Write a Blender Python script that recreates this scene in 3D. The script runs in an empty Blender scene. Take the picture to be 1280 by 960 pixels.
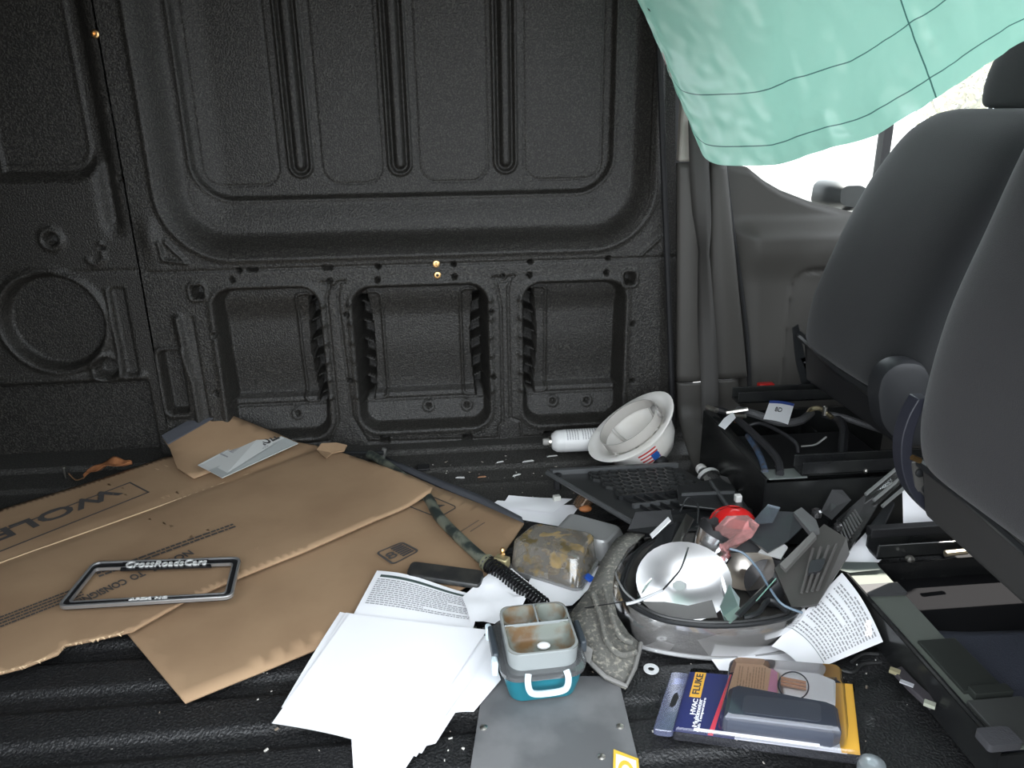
import bpy, bmesh, math, random
import numpy as np
from mathutils import Vector, Matrix, noise as mnoise
random.seed(7); rng = np.random.default_rng(7)
scene = bpy.context.scene
C = scene.collection

# ---------------------------------------------------------------- camera
cam_d = bpy.data.cameras.new('camera'); cam = bpy.data.objects.new('camera', cam_d); C.objects.link(cam)
cam_d.sensor_width = 36; cam_d.lens = 36 * 961 / 1280; cam_d.clip_start = .02; cam_d.clip_end = 300
P_, Y_, R_ = math.radians(19.5), math.radians(5.0), math.radians(-0.8)
fw = Vector((math.sin(Y_) * math.cos(P_), math.cos(Y_) * math.cos(P_), -math.sin(P_)))
rt = Vector((math.cos(Y_), -math.sin(Y_), 0)); up = rt.cross(fw)
rt, up = math.cos(R_) * rt + math.sin(R_) * up, -math.sin(R_) * rt + math.cos(R_) * up
cam.matrix_world = Matrix(((rt.x, up.x, -fw.x, 0), (rt.y, up.y, -fw.y, 0), (rt.z, up.z, -fw.z, .9), (0, 0, 0, 1)))
scene.camera = cam

# ---------------------------------------------------------------- sky, sun, exposure
w = bpy.data.worlds.new('sky'); scene.world = w; w.use_nodes = True
bg = w.node_tree.nodes['Background']; bg.inputs[0].default_value = (.88, .94, 1.0, 1); bg.inputs[1].default_value = 4.3
sun_d = bpy.data.lights.new('sun', 'SUN'); sun = bpy.data.objects.new('sun', sun_d); C.objects.link(sun)
sun_d.energy = 14; sun_d.angle = math.radians(.6); sun_d.color = (1, .95, .87)
sun_dir = Vector((.50, .22, .83))                      # towards the sun, ahead and to the driver's side
sun.rotation_euler = sun_dir.to_track_quat('Z', 'Y').to_euler(); sun.location = (4, -1, 6)
def portal(loc, rot, sx, sy):
    d = bpy.data.lights.new('opening_portal', 'AREA'); d.shape = 'RECTANGLE'; d.size = sx; d.size_y = sy
    d.cycles.is_portal = True
    o = bpy.data.objects.new('opening_portal', d); C.objects.link(o); o.location = loc; o.rotation_euler = rot
portal((-.09, .44, .645), (math.pi / 2, 0, 0), 1.28, 1.31)          # sliding door opening, facing +Y
portal((1.35, 2.12, 1.08), (-math.pi / 2, 0, 0), 1.0, .9)          # driver's window
portal((1.25, .44, 1.0), (math.pi / 2, 0, 0), 1.0, .8)             # passenger's window
portal((2.05, 1.245, 1.1), (0, math.radians(100), 0), 1.0, 1.5)       # windscreen
vs = scene.view_settings
vs.view_transform = 'Standard'; vs.look = 'None'; vs.gamma = 1; vs.exposure = 0.6; vs.use_curve_mapping = False

# ---------------------------------------------------------------- materials
MATS = {}
def mat(name, col, rough=.5, metal=0, col2=None, nscale=8, ncut=(.4, .65), bump=None, trans=0, alpha=1, ior=1.45,
        spec=.5, sheen=0, coat=0, sub=0, detail=4):
    if name in MATS: return MATS[name]
    m = bpy.data.materials.new(name); m.use_nodes = True; MATS[name] = m
    nt = m.node_tree; b = nt.nodes['Principled BSDF']
    b.inputs['Base Color'].default_value = (*col, 1); b.inputs['Roughness'].default_value = rough
    b.inputs['Metallic'].default_value = metal; b.inputs['IOR'].default_value = ior
    b.inputs['Specular IOR Level'].default_value = spec
    b.inputs['Transmission Weight'].default_value = trans; b.inputs['Alpha'].default_value = alpha
    b.inputs['Sheen Weight'].default_value = sheen; b.inputs['Coat Weight'].default_value = coat
    tc = nt.nodes.new('ShaderNodeTexCoord')
    if col2 is not None:
        n = nt.nodes.new('ShaderNodeTexNoise'); n.inputs['Scale'].default_value = nscale; n.inputs['Detail'].default_value = detail
        nt.links.new(tc.outputs['Object'], n.inputs['Vector'])
        r = nt.nodes.new('ShaderNodeMapRange'); r.inputs[1].default_value = ncut[0]; r.inputs[2].default_value = ncut[1]
        nt.links.new(n.outputs['Fac'], r.inputs[0])
        mx = nt.nodes.new('ShaderNodeMix'); mx.data_type = 'RGBA'
        mx.inputs[6].default_value = (*col, 1); mx.inputs[7].default_value = (*col2, 1)
        nt.links.new(r.outputs[0], mx.inputs[0]); nt.links.new(mx.outputs[2], b.inputs['Base Color'])
    if bump:
        n = nt.nodes.new('ShaderNodeTexNoise'); n.inputs['Scale'].default_value = bump[0]; n.inputs['Detail'].default_value = 2
        nt.links.new(tc.outputs['Object'], n.inputs['Vector'])
        bp = nt.nodes.new('ShaderNodeBump'); bp.inputs['Strength'].default_value = bump[1]; bp.inputs['Distance'].default_value = bump[2]
        nt.links.new(n.outputs['Fac'], bp.inputs['Height']); nt.links.new(bp.outputs[0], b.inputs['Normal'])
    return m
def clear_mat(name, tint=(1, 1, 1), gloss=.12, rough=.08, dirt=None, milky=0, milk_col=(.9, .9, .9)):
    """thin clear plastic or glass: transparent body, Fresnel gloss, optional milky scatter and dirt patches"""
    if name in MATS: return MATS[name]
    m = bpy.data.materials.new(name); m.use_nodes = True; MATS[name] = m
    nt = m.node_tree; nt.nodes.remove(nt.nodes['Principled BSDF']); out = nt.nodes['Material Output']
    t = nt.nodes.new('ShaderNodeBsdfTransparent'); t.inputs[0].default_value = (*tint, 1)
    g = nt.nodes.new('ShaderNodeBsdfGlossy'); g.inputs['Roughness'].default_value = rough
    lw = nt.nodes.new('ShaderNodeFresnel'); lw.inputs[0].default_value = 1.45
    ad = nt.nodes.new('ShaderNodeMath'); ad.operation = 'MULTIPLY_ADD'; ad.inputs[1].default_value = 1.0; ad.inputs[2].default_value = gloss
    ad.use_clamp = True
    nt.links.new(lw.outputs[0], ad.inputs[0])
    last = t
    if milky:
        d = nt.nodes.new('ShaderNodeBsdfDiffuse'); d.inputs[0].default_value = (*milk_col, 1)
        tl = nt.nodes.new('ShaderNodeBsdfTranslucent'); tl.inputs[0].default_value = (*milk_col, 1)
        a = nt.nodes.new('ShaderNodeMixShader'); a.inputs[0].default_value = .4
        nt.links.new(d.outputs[0], a.inputs[1]); nt.links.new(tl.outputs[0], a.inputs[2])
        x = nt.nodes.new('ShaderNodeMixShader'); x.inputs[0].default_value = milky
        nt.links.new(t.outputs[0], x.inputs[1]); nt.links.new(a.outputs[0], x.inputs[2]); last = x
    if dirt:
        tc = nt.nodes.new('ShaderNodeTexCoord')
        n = nt.nodes.new('ShaderNodeTexNoise'); n.inputs['Scale'].default_value = dirt[0]; n.inputs['Detail'].default_value = 6
        nt.links.new(tc.outputs['Object'], n.inputs['Vector'])
        r = nt.nodes.new('ShaderNodeMapRange'); r.inputs[1].default_value = dirt[1]; r.inputs[2].default_value = dirt[2]; r.inputs[4].default_value = .9
        nt.links.new(n.outputs['Fac'], r.inputs[0])
        n2 = nt.nodes.new('ShaderNodeTexNoise'); n2.inputs['Scale'].default_value = dirt[0] * .6
        nt.links.new(tc.outputs['Object'], n2.inputs['Vector'])
        cr = nt.nodes.new('ShaderNodeValToRGB'); cr.color_ramp.elements[0].position = .42; cr.color_ramp.elements[1].position = .6
        cr.color_ramp.elements[0].color = (*dirt[3], 1); cr.color_ramp.elements[1].color = (*dirt[4], 1)
        nt.links.new(n2.outputs['Fac'], cr.inputs[0])
        d2 = nt.nodes.new('ShaderNodeBsdfDiffuse'); nt.links.new(cr.outputs[0], d2.inputs[0])
        x2 = nt.nodes.new('ShaderNodeMixShader'); nt.links.new(r.outputs[0], x2.inputs[0])
        nt.links.new(last.outputs[0], x2.inputs[1]); nt.links.new(d2.outputs[0], x2.inputs[2]); last = x2
    mx = nt.nodes.new('ShaderNodeMixShader')
    nt.links.new(ad.outputs[0], mx.inputs[0]); nt.links.new(last.outputs[0], mx.inputs[1]); nt.links.new(g.outputs[0], mx.inputs[2])
    nt.links.new(mx.outputs[0], out.inputs[0])
    return m
LINER = mat('sprayed_bed_liner', (.012, .0112, .0098), .48, col2=(.046, .043, .0375), nscale=250, ncut=(.46, .68), detail=2, bump=(250, .6, .004), spec=.5)
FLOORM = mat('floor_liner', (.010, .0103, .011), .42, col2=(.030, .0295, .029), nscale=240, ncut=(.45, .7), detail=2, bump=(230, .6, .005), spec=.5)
FLOOR_PALE = mat('pale_floor_liner', (.026, .025, .023), .6, col2=(.075, .072, .066), nscale=230, ncut=(.42, .7), detail=3, bump=(230, .6, .005), spec=.4)  # paler grey liner for the strip of floor along the far wall
CARD = mat('corrugated_cardboard', (.32, .21, .122), .85, col2=(.26, .165, .094), nscale=5, bump=(60, .12, .002))
CARD_EDGE = mat('cardboard_edge', (.50, .36, .22), .9)
GREYSTRIP = mat('grey_card_edge', (.075, .078, .09), .8)
INK = mat('print_ink', (.055, .05, .048), .8)
PAPER = mat('white_paper', (.86, .86, .88), .75)
PRINT = mat('printed_text', (.30, .30, .31), .8)
PRINTD = mat('printed_header', (.05, .075, .07), .8)
TRIM = mat('grey_trim_plastic', (.052, .049, .044), .55, bump=(700, .12, .001))
TRIMD = mat('dark_grey_trim', (.06, .06, .06), .6)
BELT = mat('belt_webbing', (.05, .048, .045), .7, bump=(500, .3, .001))
FABRIC = mat('seat_fabric', (.0125, .0135, .0145), .95, bump=(900, .5, .0015), sheen=.15, col2=(.010, .011, .012), nscale=6)
FABRIC2 = mat('seat_side_fabric', (.010, .010, .011), .95, bump=(900, .4, .0015), sheen=.1)
BLACKP = mat('black_plastic', (.016, .017, .018), .35)
BLACKM = mat('matte_black_plastic', (.012, .012, .013), .6)
SEATP = mat('recliner_plastic', (.018, .019, .021), .45, bump=(800, .2, .001))
STEELB = mat('black_painted_steel', (.012, .0125, .013), .22, col2=(.02, .021, .02), nscale=12)
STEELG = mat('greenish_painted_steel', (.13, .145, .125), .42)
ZINC = mat('zinc_metal', (.55, .53, .48), .32, 1)
BRASS = mat('brass_metal', (.80, .50, .22), .32, 1)
CHROME = mat('chrome', (.82, .82, .83), .12, 1)
RUBBER = mat('black_rubber', (.01, .01, .011), .7)
WHITEP = mat('white_plastic', (.78, .77, .74), .35)

# ---------------------------------------------------------------- mesh helpers
class MB:
    def __init__(s): s.v = []; s.f = []
    def add(s, vs, fs):
        n = len(s.v); s.v += [tuple(map(float, p)) for p in vs]; s.f += [tuple(i + n for i in q) for q in fs]; return s
    def box(s, c, d, rot=None):
        c = Vector(c); M = rot or Matrix.Identity(3)
        vs = [c + M @ Vector((sx * d[0] / 2, sy * d[1] / 2, sz * d[2] / 2)) for sz in (-1, 1) for sy in (-1, 1) for sx in (-1, 1)]
        return s.add(vs, [(0, 2, 3, 1), (4, 5, 7, 6), (0, 1, 5, 4), (2, 6, 7, 3), (0, 4, 6, 2), (1, 3, 7, 5)])
    def tube(s, path, r, n=8, closed=False, caps=True):
        P = [Vector(p) for p in path]; m = len(P); rs = r if hasattr(r, '__len__') else [r] * m
        vs = []; prev = None
        for i in range(m):
            t = (P[(i + 1) % m] - P[i - 1]) if closed else (P[min(i + 1, m - 1)] - P[max(i - 1, 0)])
            t.normalize()
            if prev is None:
                a = Vector((0, 0, 1)) if abs(t.z) < .9 else Vector((1, 0, 0)); nx = t.cross(a).normalized()
            else:
                nx = (prev - t * prev.dot(t)); nx = nx.normalized() if nx.length > 1e-6 else t.orthogonal().normalized()
            prev = nx; ny = t.cross(nx)
            for k in range(n):
                a = 2 * math.pi * k / n; vs.append(P[i] + rs[i] * (math.cos(a) * nx + math.sin(a) * ny))
        fs = []
        for i in range(m if closed else m - 1):
            j = (i + 1) % m
            for k in range(n): fs.append((i * n + k, i * n + (k + 1) % n, j * n + (k + 1) % n, j * n + k))
        if caps and not closed: fs += [tuple(range(n))[::-1], tuple((m - 1) * n + k for k in range(n))]
        return s.add(vs, fs)
    def lathe(s, prof, M=None, n=24, caps=True):
        M = M or Matrix.Identity(4); vs = []; fs = []
        for r, h in prof:
            for k in range(n):
                a = 2 * math.pi * k / n; vs.append(M @ Vector((r * math.cos(a), r * math.sin(a), h)))
        for i in range(len(prof) - 1):
            for k in range(n): fs.append((i * n + k, i * n + (k + 1) % n, (i + 1) * n + (k + 1) % n, (i + 1) * n + k))
        if caps:
            fs.append(tuple(range(n))[::-1]); fs.append(tuple((len(prof) - 1) * n + k for k in range(n)))
        return s.add(vs, fs)
    def loft(s, rings, caps=(True, True), close=True):
        n = len(rings[0]); vs = [p for r in rings for p in r]; fs = []
        for i in range(len(rings) - 1):
            for k in range(n if close else n - 1): fs.append((i * n + k, i * n + (k + 1) % n, (i + 1) * n + (k + 1) % n, (i + 1) * n + k))
        if caps[0]: fs.append(tuple(range(n))[::-1])
        if caps[1]: fs.append(tuple((len(rings) - 1) * n + k for k in range(n)))
        return s.add(vs, fs)
    def grid(s, fn, nu, nv):
        vs = [fn(i / nu, j / nv) for j in range(nv + 1) for i in range(nu + 1)]
        fs = [(j * (nu + 1) + i, j * (nu + 1) + i + 1, (j + 1) * (nu + 1) + i + 1, (j + 1) * (nu + 1) + i) for j in range(nv) for i in range(nu)]
        return s.add(vs, fs)
    def prism(s, pts, h, f=None):
        """outline (u,v) from height h[0] to h[1]; f maps (u,v,h) to the world"""
        f = f or (lambda u, v, z: (u, v, z)); n = len(pts)
        return s.loft([[f(u, v, h[0]) for u, v in pts], [f(u, v, h[1]) for u, v in pts]])
    def ball(s, c, r, n=10, m=7):
        c = Vector(c); rr = r if hasattr(r, '__len__') else (r, r, r); prof = []
        rings = []
        for i in range(m + 1):
            a = math.pi * (i + .02) / (m + .04) - math.pi / 2
            rings.append([c + Vector((rr[0] * math.cos(a) * math.cos(2 * math.pi * k / n), rr[1] * math.cos(a) * math.sin(2 * math.pi * k / n), rr[2] * math.sin(a))) for k in range(n)])
        return s.loft(rings)
WORG = {}
def obj(name, mb, m, parent=None, smooth=35, label=None, cat=None, group=None, kind=None, bevel=0, solid=0, uv=None):
    me = bpy.data.meshes.new(name)
    V = np.array(mb.v, dtype=float)
    if parent is None:
        L = Vector(((V[:, 0].min() + V[:, 0].max()) / 2, (V[:, 1].min() + V[:, 1].max()) / 2, V[:, 2].min()))
    else: L = Vector((0, 0, 0))
    V = V - np.array(L)
    me.from_pydata(V.tolist(), [], mb.f); me.update()
    if smooth:
        me.shade_smooth()
        if smooth < 180: me.set_sharp_from_angle(angle=math.radians(smooth))
    me.materials.append(m)
    o = bpy.data.objects.new(name, me); C.objects.link(o)
    if parent is None: o.location = L; WORG[o.name] = L
    else:
        o.parent = parent; o.location = -WORG[parent.name]; WORG[o.name] = Vector((0, 0, 0))
    if solid:
        md = o.modifiers.new('thickness', 'SOLIDIFY'); md.thickness = solid; md.offset = -1
    if bevel:
        md = o.modifiers.new('edge', 'BEVEL'); md.width = bevel; md.segments = 2; md.limit_method = 'ANGLE'
    tag(o, label, cat, group, kind); return o
def tag(o, label=None, cat=None, group=None, kind=None):
    if label: o['label'] = label
    if cat: o['category'] = cat
    if group: o['group'] = group
    if kind: o['kind'] = kind
def thing(name, label, cat, loc, group=None):
    o = bpy.data.objects.new(name, None); C.objects.link(o); o.empty_display_size = .05
    o.location = loc; WORG[o.name] = Vector(loc); tag(o, label, cat, group); return o
def quad(c00, c10, c11, c01):
    a, b, c, d = [Vector(p) for p in (c00, c10, c11, c01)]
    n = (b - a).cross(d - a).normalized()
    if n.z < 0: n = -n
    return lambda u, v, h=0: (1 - u) * (1 - v) * a + u * (1 - v) * b + u * v * c + (1 - u) * v * d + n * h
def rrect(u0, v0, u1, v1, r, n=5, ry=None):
    ry = ry or r; out = []
    for cx, cy, a0 in ((u1 - r, v1 - ry, 0), (u0 + r, v1 - ry, 90), (u0 + r, v0 + ry, 180), (u1 - r, v0 + ry, 270)):
        for k in range(n + 1):
            a = math.radians(a0 + 90 * k / n); out.append((cx + r * math.cos(a), cy + ry * math.sin(a)))
    return out
def ring_prism(mb, outer, inner, h, f=None):
    f = f or (lambda u, v, z: (u, v, z))
    return mb.loft([[f(*p, h[0]) for p in outer], [f(*p, h[1]) for p in outer], [f(*p, h[1]) for p in inner], [f(*p, h[0]) for p in inner], [f(*p, h[0]) for p in outer]], caps=(False, False))
def text_mesh(mb, s, f, u0, v0, u1, v1, h=(0, .0006), bold=.0):
    """lettering fitted into the box u0..u1, v0..v1 of the map f"""
    cu = bpy.data.curves.new('lettering_curve', 'FONT'); cu.body = s; cu.resolution_u = 3; cu.offset = bold; cu.extrude = .1
    to = bpy.data.objects.new('lettering_tmp', cu); C.objects.link(to)
    dg = bpy.context.evaluated_depsgraph_get(); me = bpy.data.meshes.new_from_object(to.evaluated_get(dg))
    V = np.array([v.co[:] for v in me.vertices]); fs = [tuple(p.vertices) for p in me.polygons]
    bpy.data.objects.remove(to); bpy.data.curves.remove(cu); bpy.data.meshes.remove(me)
    mn, mx = V.min(0), V.max(0)
    vs = [f(u0 + (u1 - u0) * (p[0] - mn[0]) / (mx[0] - mn[0]), v0 + (v1 - v0) * (p[1] - mn[1]) / (mx[1] - mn[1]), h[1] if p[2] > 0 else h[0]) for p in V]
    return mb.add(vs, fs)
def dashes(mb, f, u0, v0, u1, v1, rows, h=.0005, fill=.5, wl=(.03, .09), gap=.012, seed=1, full=.9):
    """rows of small printed words, too small to read"""
    rr = random.Random(seed); dv = (v1 - v0) / rows
    for i in range(rows):
        u = u0; end = u1 if rr.random() < full else u0 + (u1 - u0) * rr.uniform(.3, .8); v = v0 + dv * (i + .5); t = dv * fill / 2
        while u < end:
            e = min(end, u + rr.uniform(*wl) * (u1 - u0))
            mb.add([f(u, v - t, h), f(e, v - t, h), f(e, v + t, h), f(u, v + t, h)], [(0, 1, 2, 3)]); u = e + gap * (u1 - u0)
    return mb
def sheet(mb, pts, zf=None, cuts=4, el=.05):
    """flat outline of 3-D points, triangulated, subdivided and warped by zf(x,y)"""
    bm = bmesh.new(); vs = [bm.verts.new(p) for p in pts]; bm.faces.new(vs)
    bmesh.ops.triangulate(bm, faces=bm.faces[:])
    for _ in range(cuts):
        L = [e for e in bm.edges if e.calc_length() > el]
        if not L: break
        bmesh.ops.subdivide_edges(bm, edges=L, cuts=1); bmesh.ops.triangulate(bm, faces=bm.faces[:])
    bm.normal_update(); bm.verts.index_update()
    up_ = sum(fc.normal.z for fc in bm.faces) > 0
    for v in bm.verts:
        if zf: v.co.z += zf(v.co.x, v.co.y)
    mb.add([v.co[:] for v in bm.verts], [tuple(v.index for v in (fc.verts if up_ else reversed(list(fc.verts)))) for fc in bm.faces]); bm.free(); return mb
def nz(x, y, s=1, o=0): return mnoise.noise(Vector((x * s + o, y * s - o, o * .7)))
def smooth_path(pts, n=6):
    """Catmull-Rom through the points"""
    P = [Vector(p) for p in pts]; out = []
    for i in range(len(P) - 1):
        a, b, c, d = P[max(i - 1, 0)], P[i], P[i + 1], P[min(i + 2, len(P) - 1)]
        for k in range(n):
            t = k / n
            out.append(.5 * ((2 * b) + (c - a) * t + (2 * a - 5 * b + 4 * c - d) * t * t + (3 * b - a - 3 * c + d) * t ** 3))
    return out + [P[-1]]
def sm(e0, e1, x):
    x = np.asarray(x, float)
    t = np.clip((x - e0) / (e1 - e0), 0, 1); return t * t * (3 - 2 * t)
def sdrb(x, z, x0, x1, z0, z1, r):
    qx = np.abs(x - (x0 + x1) / 2) - (x1 - x0) / 2 + r; qz = np.abs(z - (z0 + z1) / 2) - (z1 - z0) / 2 + r
    return np.hypot(np.maximum(qx, 0), np.maximum(qz, 0)) + np.minimum(np.maximum(qx, qz), 0) - r
def seg_d(x, z, pts):
    d = np.full(x.shape, 9.)
    for (a, b), (c, e) in zip(pts[:-1], pts[1:]):
        vx, vz = c - a, e - b; t = np.clip(((x - a) * vx + (z - b) * vz) / (vx * vx + vz * vz + 1e-12), 0, 1)
        d = np.minimum(d, np.hypot(x - a - t * vx, z - b - t * vz))
    return d
def field(name, X, Z, f3, m, kind='structure', **k):
    nx, nz_ = len(X), len(Z); gx, gz = np.meshgrid(X, Z); V = np.stack(f3(gx, gz), -1).reshape(-1, 3)
    i = np.arange(nx * nz_).reshape(nz_, nx)
    Fc = np.stack([i[:-1, :-1], i[:-1, 1:], i[1:, 1:], i[1:, :-1]], -1).reshape(-1, 4)
    me = bpy.data.meshes.new(name); me.vertices.add(len(V)); me.vertices.foreach_set('co', V.ravel())
    me.loops.add(Fc.size); me.loops.foreach_set('vertex_index', Fc.ravel().astype(np.int32))
    me.polygons.add(len(Fc)); me.polygons.foreach_set('loop_start', np.arange(0, Fc.size, 4, dtype=np.int32))
    me.update(calc_edges=True); me.validate(); me.shade_smooth(); me.materials.append(m)
    o = bpy.data.objects.new(name, me); C.objects.link(o); WORG[o.name] = Vector((0, 0, 0)); tag(o, kind=kind, **k); return o

# ================================================================ THE VAN SHELL
WY = 2.03                                               # plane of the far side wall
HOLES = [(-0.548,2.03,0.498), (-0.3,2.03,0.486), (-0.175,2.03,0.486), (-0.172,2.03,0.522), (0.027,2.03,0.522), (0.028,2.03,0.488), (0.156,2.03,0.484), (0.229,2.03,0.486), (0.231,2.03,0.522), (0.438,2.03,0.486), (0.442,2.03,0.525), (-0.529,2.03,0.522), (-0.264,2.03,0.394), (-0.269,2.03,0.208), (0.124,2.03,0.388), (0.126,2.03,0.2), (0.517,2.03,0.34), (0.521,2.03,0.172), (-0.613,2.03,0.35), (-0.631,2.03,0.188)]
SLOTS = [(-0.303,2.03,0.522), (-0.494,2.03,0.523)]
SQH = [(-0.187,2.03,0.029), (0.047,2.03,0.021), (0.282,2.03,0.016)]
LEFTH = [(-0.771,2.03,1.065), (-0.746,2.03,1.064), (-0.777,2.03,0.914), (-0.742,2.03,0.913), (-0.788,2.03,0.758), (-0.737,2.03,0.757), (-0.861,2.03,0.588)]
def wall_main(x, z):
    d = np.zeros_like(x)
    so = sdrb(x, z, -.705, .565, .553, 2.4, .17)                       # great pressed recess of the upper wall
    d += .055 * sm(0, -.062, so) + .02 * sm(-.06, -.16, so)
    si = sdrb(x, z, -.628, .462, .690, 2.4, .10)
    d += .012 * sm(0, -.012, si) - .004 * np.exp(-(si / .006) ** 2)
    d -= .006 * np.exp(-((so - .004) / .008) ** 2)
    for cx in (-.358, -.102, .176):                                    # stiffening channels
        sr = sdrb(x, z, cx - .031, cx + .031, .745, 2.4, .031)
        d += -.011 * sm(.004, -.004, sr) + .016 * np.exp(-((sr + .013) / .0065) ** 2)
        sc = sdrb(x, z, cx - .012, cx + .012, .765, 2.4, .012); d -= .004 * sm(.002, -.006, sc)
    for a, b in ((-.605, -.415), (-.305, -.150), (-.052, .128), (.226, .432)):
        s = sdrb(x, z, a, b, .727, 2.4, .045); d += .003 * np.exp(-(s / .003) ** 2)
    d += .004 * np.exp(-((z - .523) / .0032) ** 2) * (x > -.76)         # horizontal seam
    wins = ((-.603, -.336, .05, .470, 0, 1), (-.243, .110, .058, .464, 1, 1), (.214, .490, .055, .461, 1, 0))
    for x0, x1, z0, z1, sl, sr_ in wins:                               # three open inner panels
        s = sdrb(x, z, x0, x1, z0, z1, .048)
        ins = sm(.006, -.012, s)
        back = .085 - .022 * sm(.36, .45, z) + .012 * sm(.30, .15, z)
        dd = np.where(z > .150, back, .040 + .022 * (z - .05) / .1)
        dd = dd + .006 * np.exp(-((z - .128) / .004) ** 2)
        for on, xe, sg in ((sl, x0, 1), (sr_, x1, -1)):
            if not on: continue
            u = (x - xe) * sg; zz = (z - .285) / .15
            wd = .036 + .006 * np.cos(zz * 2.2)
            slot = (np.abs(zz) < 1) & (u > -.012) & (u < wd)
            ph = ((z + sg * .45 * x) % .055) / .055
            rib = np.exp(-((ph - .5) / .10) ** 2)
            dd = np.where(slot, .175 - .07 * rib, dd)
            e = sdrb(x, z, *(sorted((xe + sg * .004, xe + sg * .068))), .132, .442, .016)
            dd = dd - .006 * np.exp(-(e / .0035) ** 2) * (u > wd)
            tooth = np.exp(-((((z + .02) % .052) - .026) / .006) ** 2) * (np.abs(zz) < 1)
            ins = ins * (1 - .0 * tooth); d -= .006 * tooth * np.exp(-((u + .010) / .008) ** 2)
        d += ins * dd
        d -= .004 * np.exp(-((s - .010) / .008) ** 2)
    def groove(pts, wd=.0035, dp=.005):
        nonlocal d; d = d + dp * np.exp(-(seg_d(x, z, pts) / wd) ** 2)
    groove([(-.275, .475), (-.283, .44), (-.272, .10), (-.235, .022), (.135, .014), (.14, .055), (.15, .06), (.150, .40), (.138, .47), (.135, .478)])
    groove([(.178, .478), (.170, .45), (.172, .075), (.200, .065), (.203, .014), (.56, .014)])
    groove([(-.302, .475), (-.312, .44), (-.312, .09), (-.34, .03), (-.60, .014)])
    for cx in (-.292, .158):
        groove([(cx - .028, .482), (cx - .016, .482), (cx - .006, .471), (cx + .006, .471), (cx + .014, .482), (cx + .030, .484)], .004, .006)
    for p in HOLES: d += .03 * sm(.0075, .005, np.hypot(x - p[0], z - p[2]))
    for p in SLOTS: d += .03 * sm(.002, -.002, sdrb(x, z, p[0] - .013, p[0] + .013, p[2] - .004, p[2] + .004, .003))
    for p in SQH: d += .04 * sm(.002, -.002, sdrb(x, z, p[0] - .012, p[0] + .012, p[2] - .012, p[2] + .010, .003))
    for cx, cz in ((-.640, .469), (.503, .468)):
        s = sdrb(x, z, cx - .012, cx + .012, cz - .013, cz + .013, .003); d += .05 * sm(.002, -.002, s)
        d -= .005 * np.exp(-((s - .009) / .004) ** 2)
    for cx, cz in ((-.06, .105), (.05, .103), (.30, .103), (.40, .10), (-.43, .10)):
        r = np.hypot(x - cx, z - cz); d -= .004 * np.exp(-((r - .013) / .004) ** 2); d += .012 * sm(.006, .003, r)
    groove([(.53, .530), (.585, .580), (.588, .538)], .004, -.006); groove([(-.715, .60), (-.712, .555), (-.655, .545), (-.70, .60)], .005, -.007)
    s = sdrb(x, z, -.762, -.708, .137, .312, .012); d += .035 * sm(.003, -.006, s); d -= .008 * np.exp(-((s - .008) / .008) ** 2)
    d -= .014 * np.exp(-(seg_d(x, z, [(-.70, .40), (-.695, .31), (-.685, .22), (-.685, .10)]) / .010) ** 2)
    groove([(-.665, .40), (-.66, .10)], .004, .004)
    d -= .010 * np.exp(-((x + .735) / .022) ** 2 - ((z - .61) / .05) ** 2)
    d += .006 * sm(.58, .60, x)
    return x, WY + d, z
XS = np.arange(-.772, .6261, .0029); ZS = np.arange(-.004, 1.42, .0031)
wall = field('wall_side', XS, ZS, lambda x, z: (lambda a: (x + (x > .55) * (.60 - z) * .065 * sm(.52, .62, x), a[1], a[2]))(wall_main(x, z)), LINER)
def wall_rear(x, z):
    d = np.full_like(x, .010)
    so = sdrb(x, z, -1.9, -.842, .775, 2.4, .06); d += .030 * sm(.03, -.01, so); d -= .004 * np.exp(-((so + .012) / .005) ** 2)
    d += .022 * np.exp(-((x + .822) / .018) ** 2) * sm(.60, .66, z)
    d -= .006 * np.exp(-(seg_d(x, z, [(-1.075, 1.4), (-1.07, .78)]) / .006) ** 2)
    r = np.hypot((x + 1.016) / 1.0, z - .398); d += .035 * sm(.13, .115, r); d -= .010 * np.exp(-((r - .135) / .009) ** 2)
    r2 = np.hypot(x + .905, z - .268); d += .03 * sm(.03, .022, r2); d -= .008 * np.exp(-((r2 - .037) / .007) ** 2)
    r3 = np.hypot(x + .978, z - .613); d += .03 * sm(.016, .010, r3); d -= .008 * np.exp(-((r3 - .024) / .007) ** 2)
    s = sdrb(x, z, -.862, -.826, .245, .485, .008); d += .012 * sm(.002, -.004, s); d -= .010 * np.exp(-((x + .868) / .005) ** 2) * (np.abs(z - .365) < .12)
    d -= .006 * np.exp(-(seg_d(x, z, [(-.90, .56), (-.885, .545), (-.86, .56), (-.862, .60)]) / .006) ** 2)
    d += .05 * sm(.235, .215, z) * sm(-.805, -.82, x)
    d -= .010 * np.exp(-((z - .244) / .010) ** 2) * sm(-.80, -.82, x)
    for p in LEFTH: d += .03 * sm(.007, .004, np.hypot(x - p[0], z - p[2]))
    d += .004 * np.exp(-((z - .528) / .004) ** 2)
    return x, WY + d, z
field('wall_rear_quarter', np.arange(-2.0, -.7775, .0045), np.arange(-.004, 1.42, .0045), wall_rear, LINER)
def struct(name, m, *boxes, parent=None, bevel=0):
    mb = MB()
    for c, d in boxes: mb.box(c, d)
    return obj(name, mb, m, parent, smooth=0, kind=None if parent else 'structure', bevel=bevel)
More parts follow.
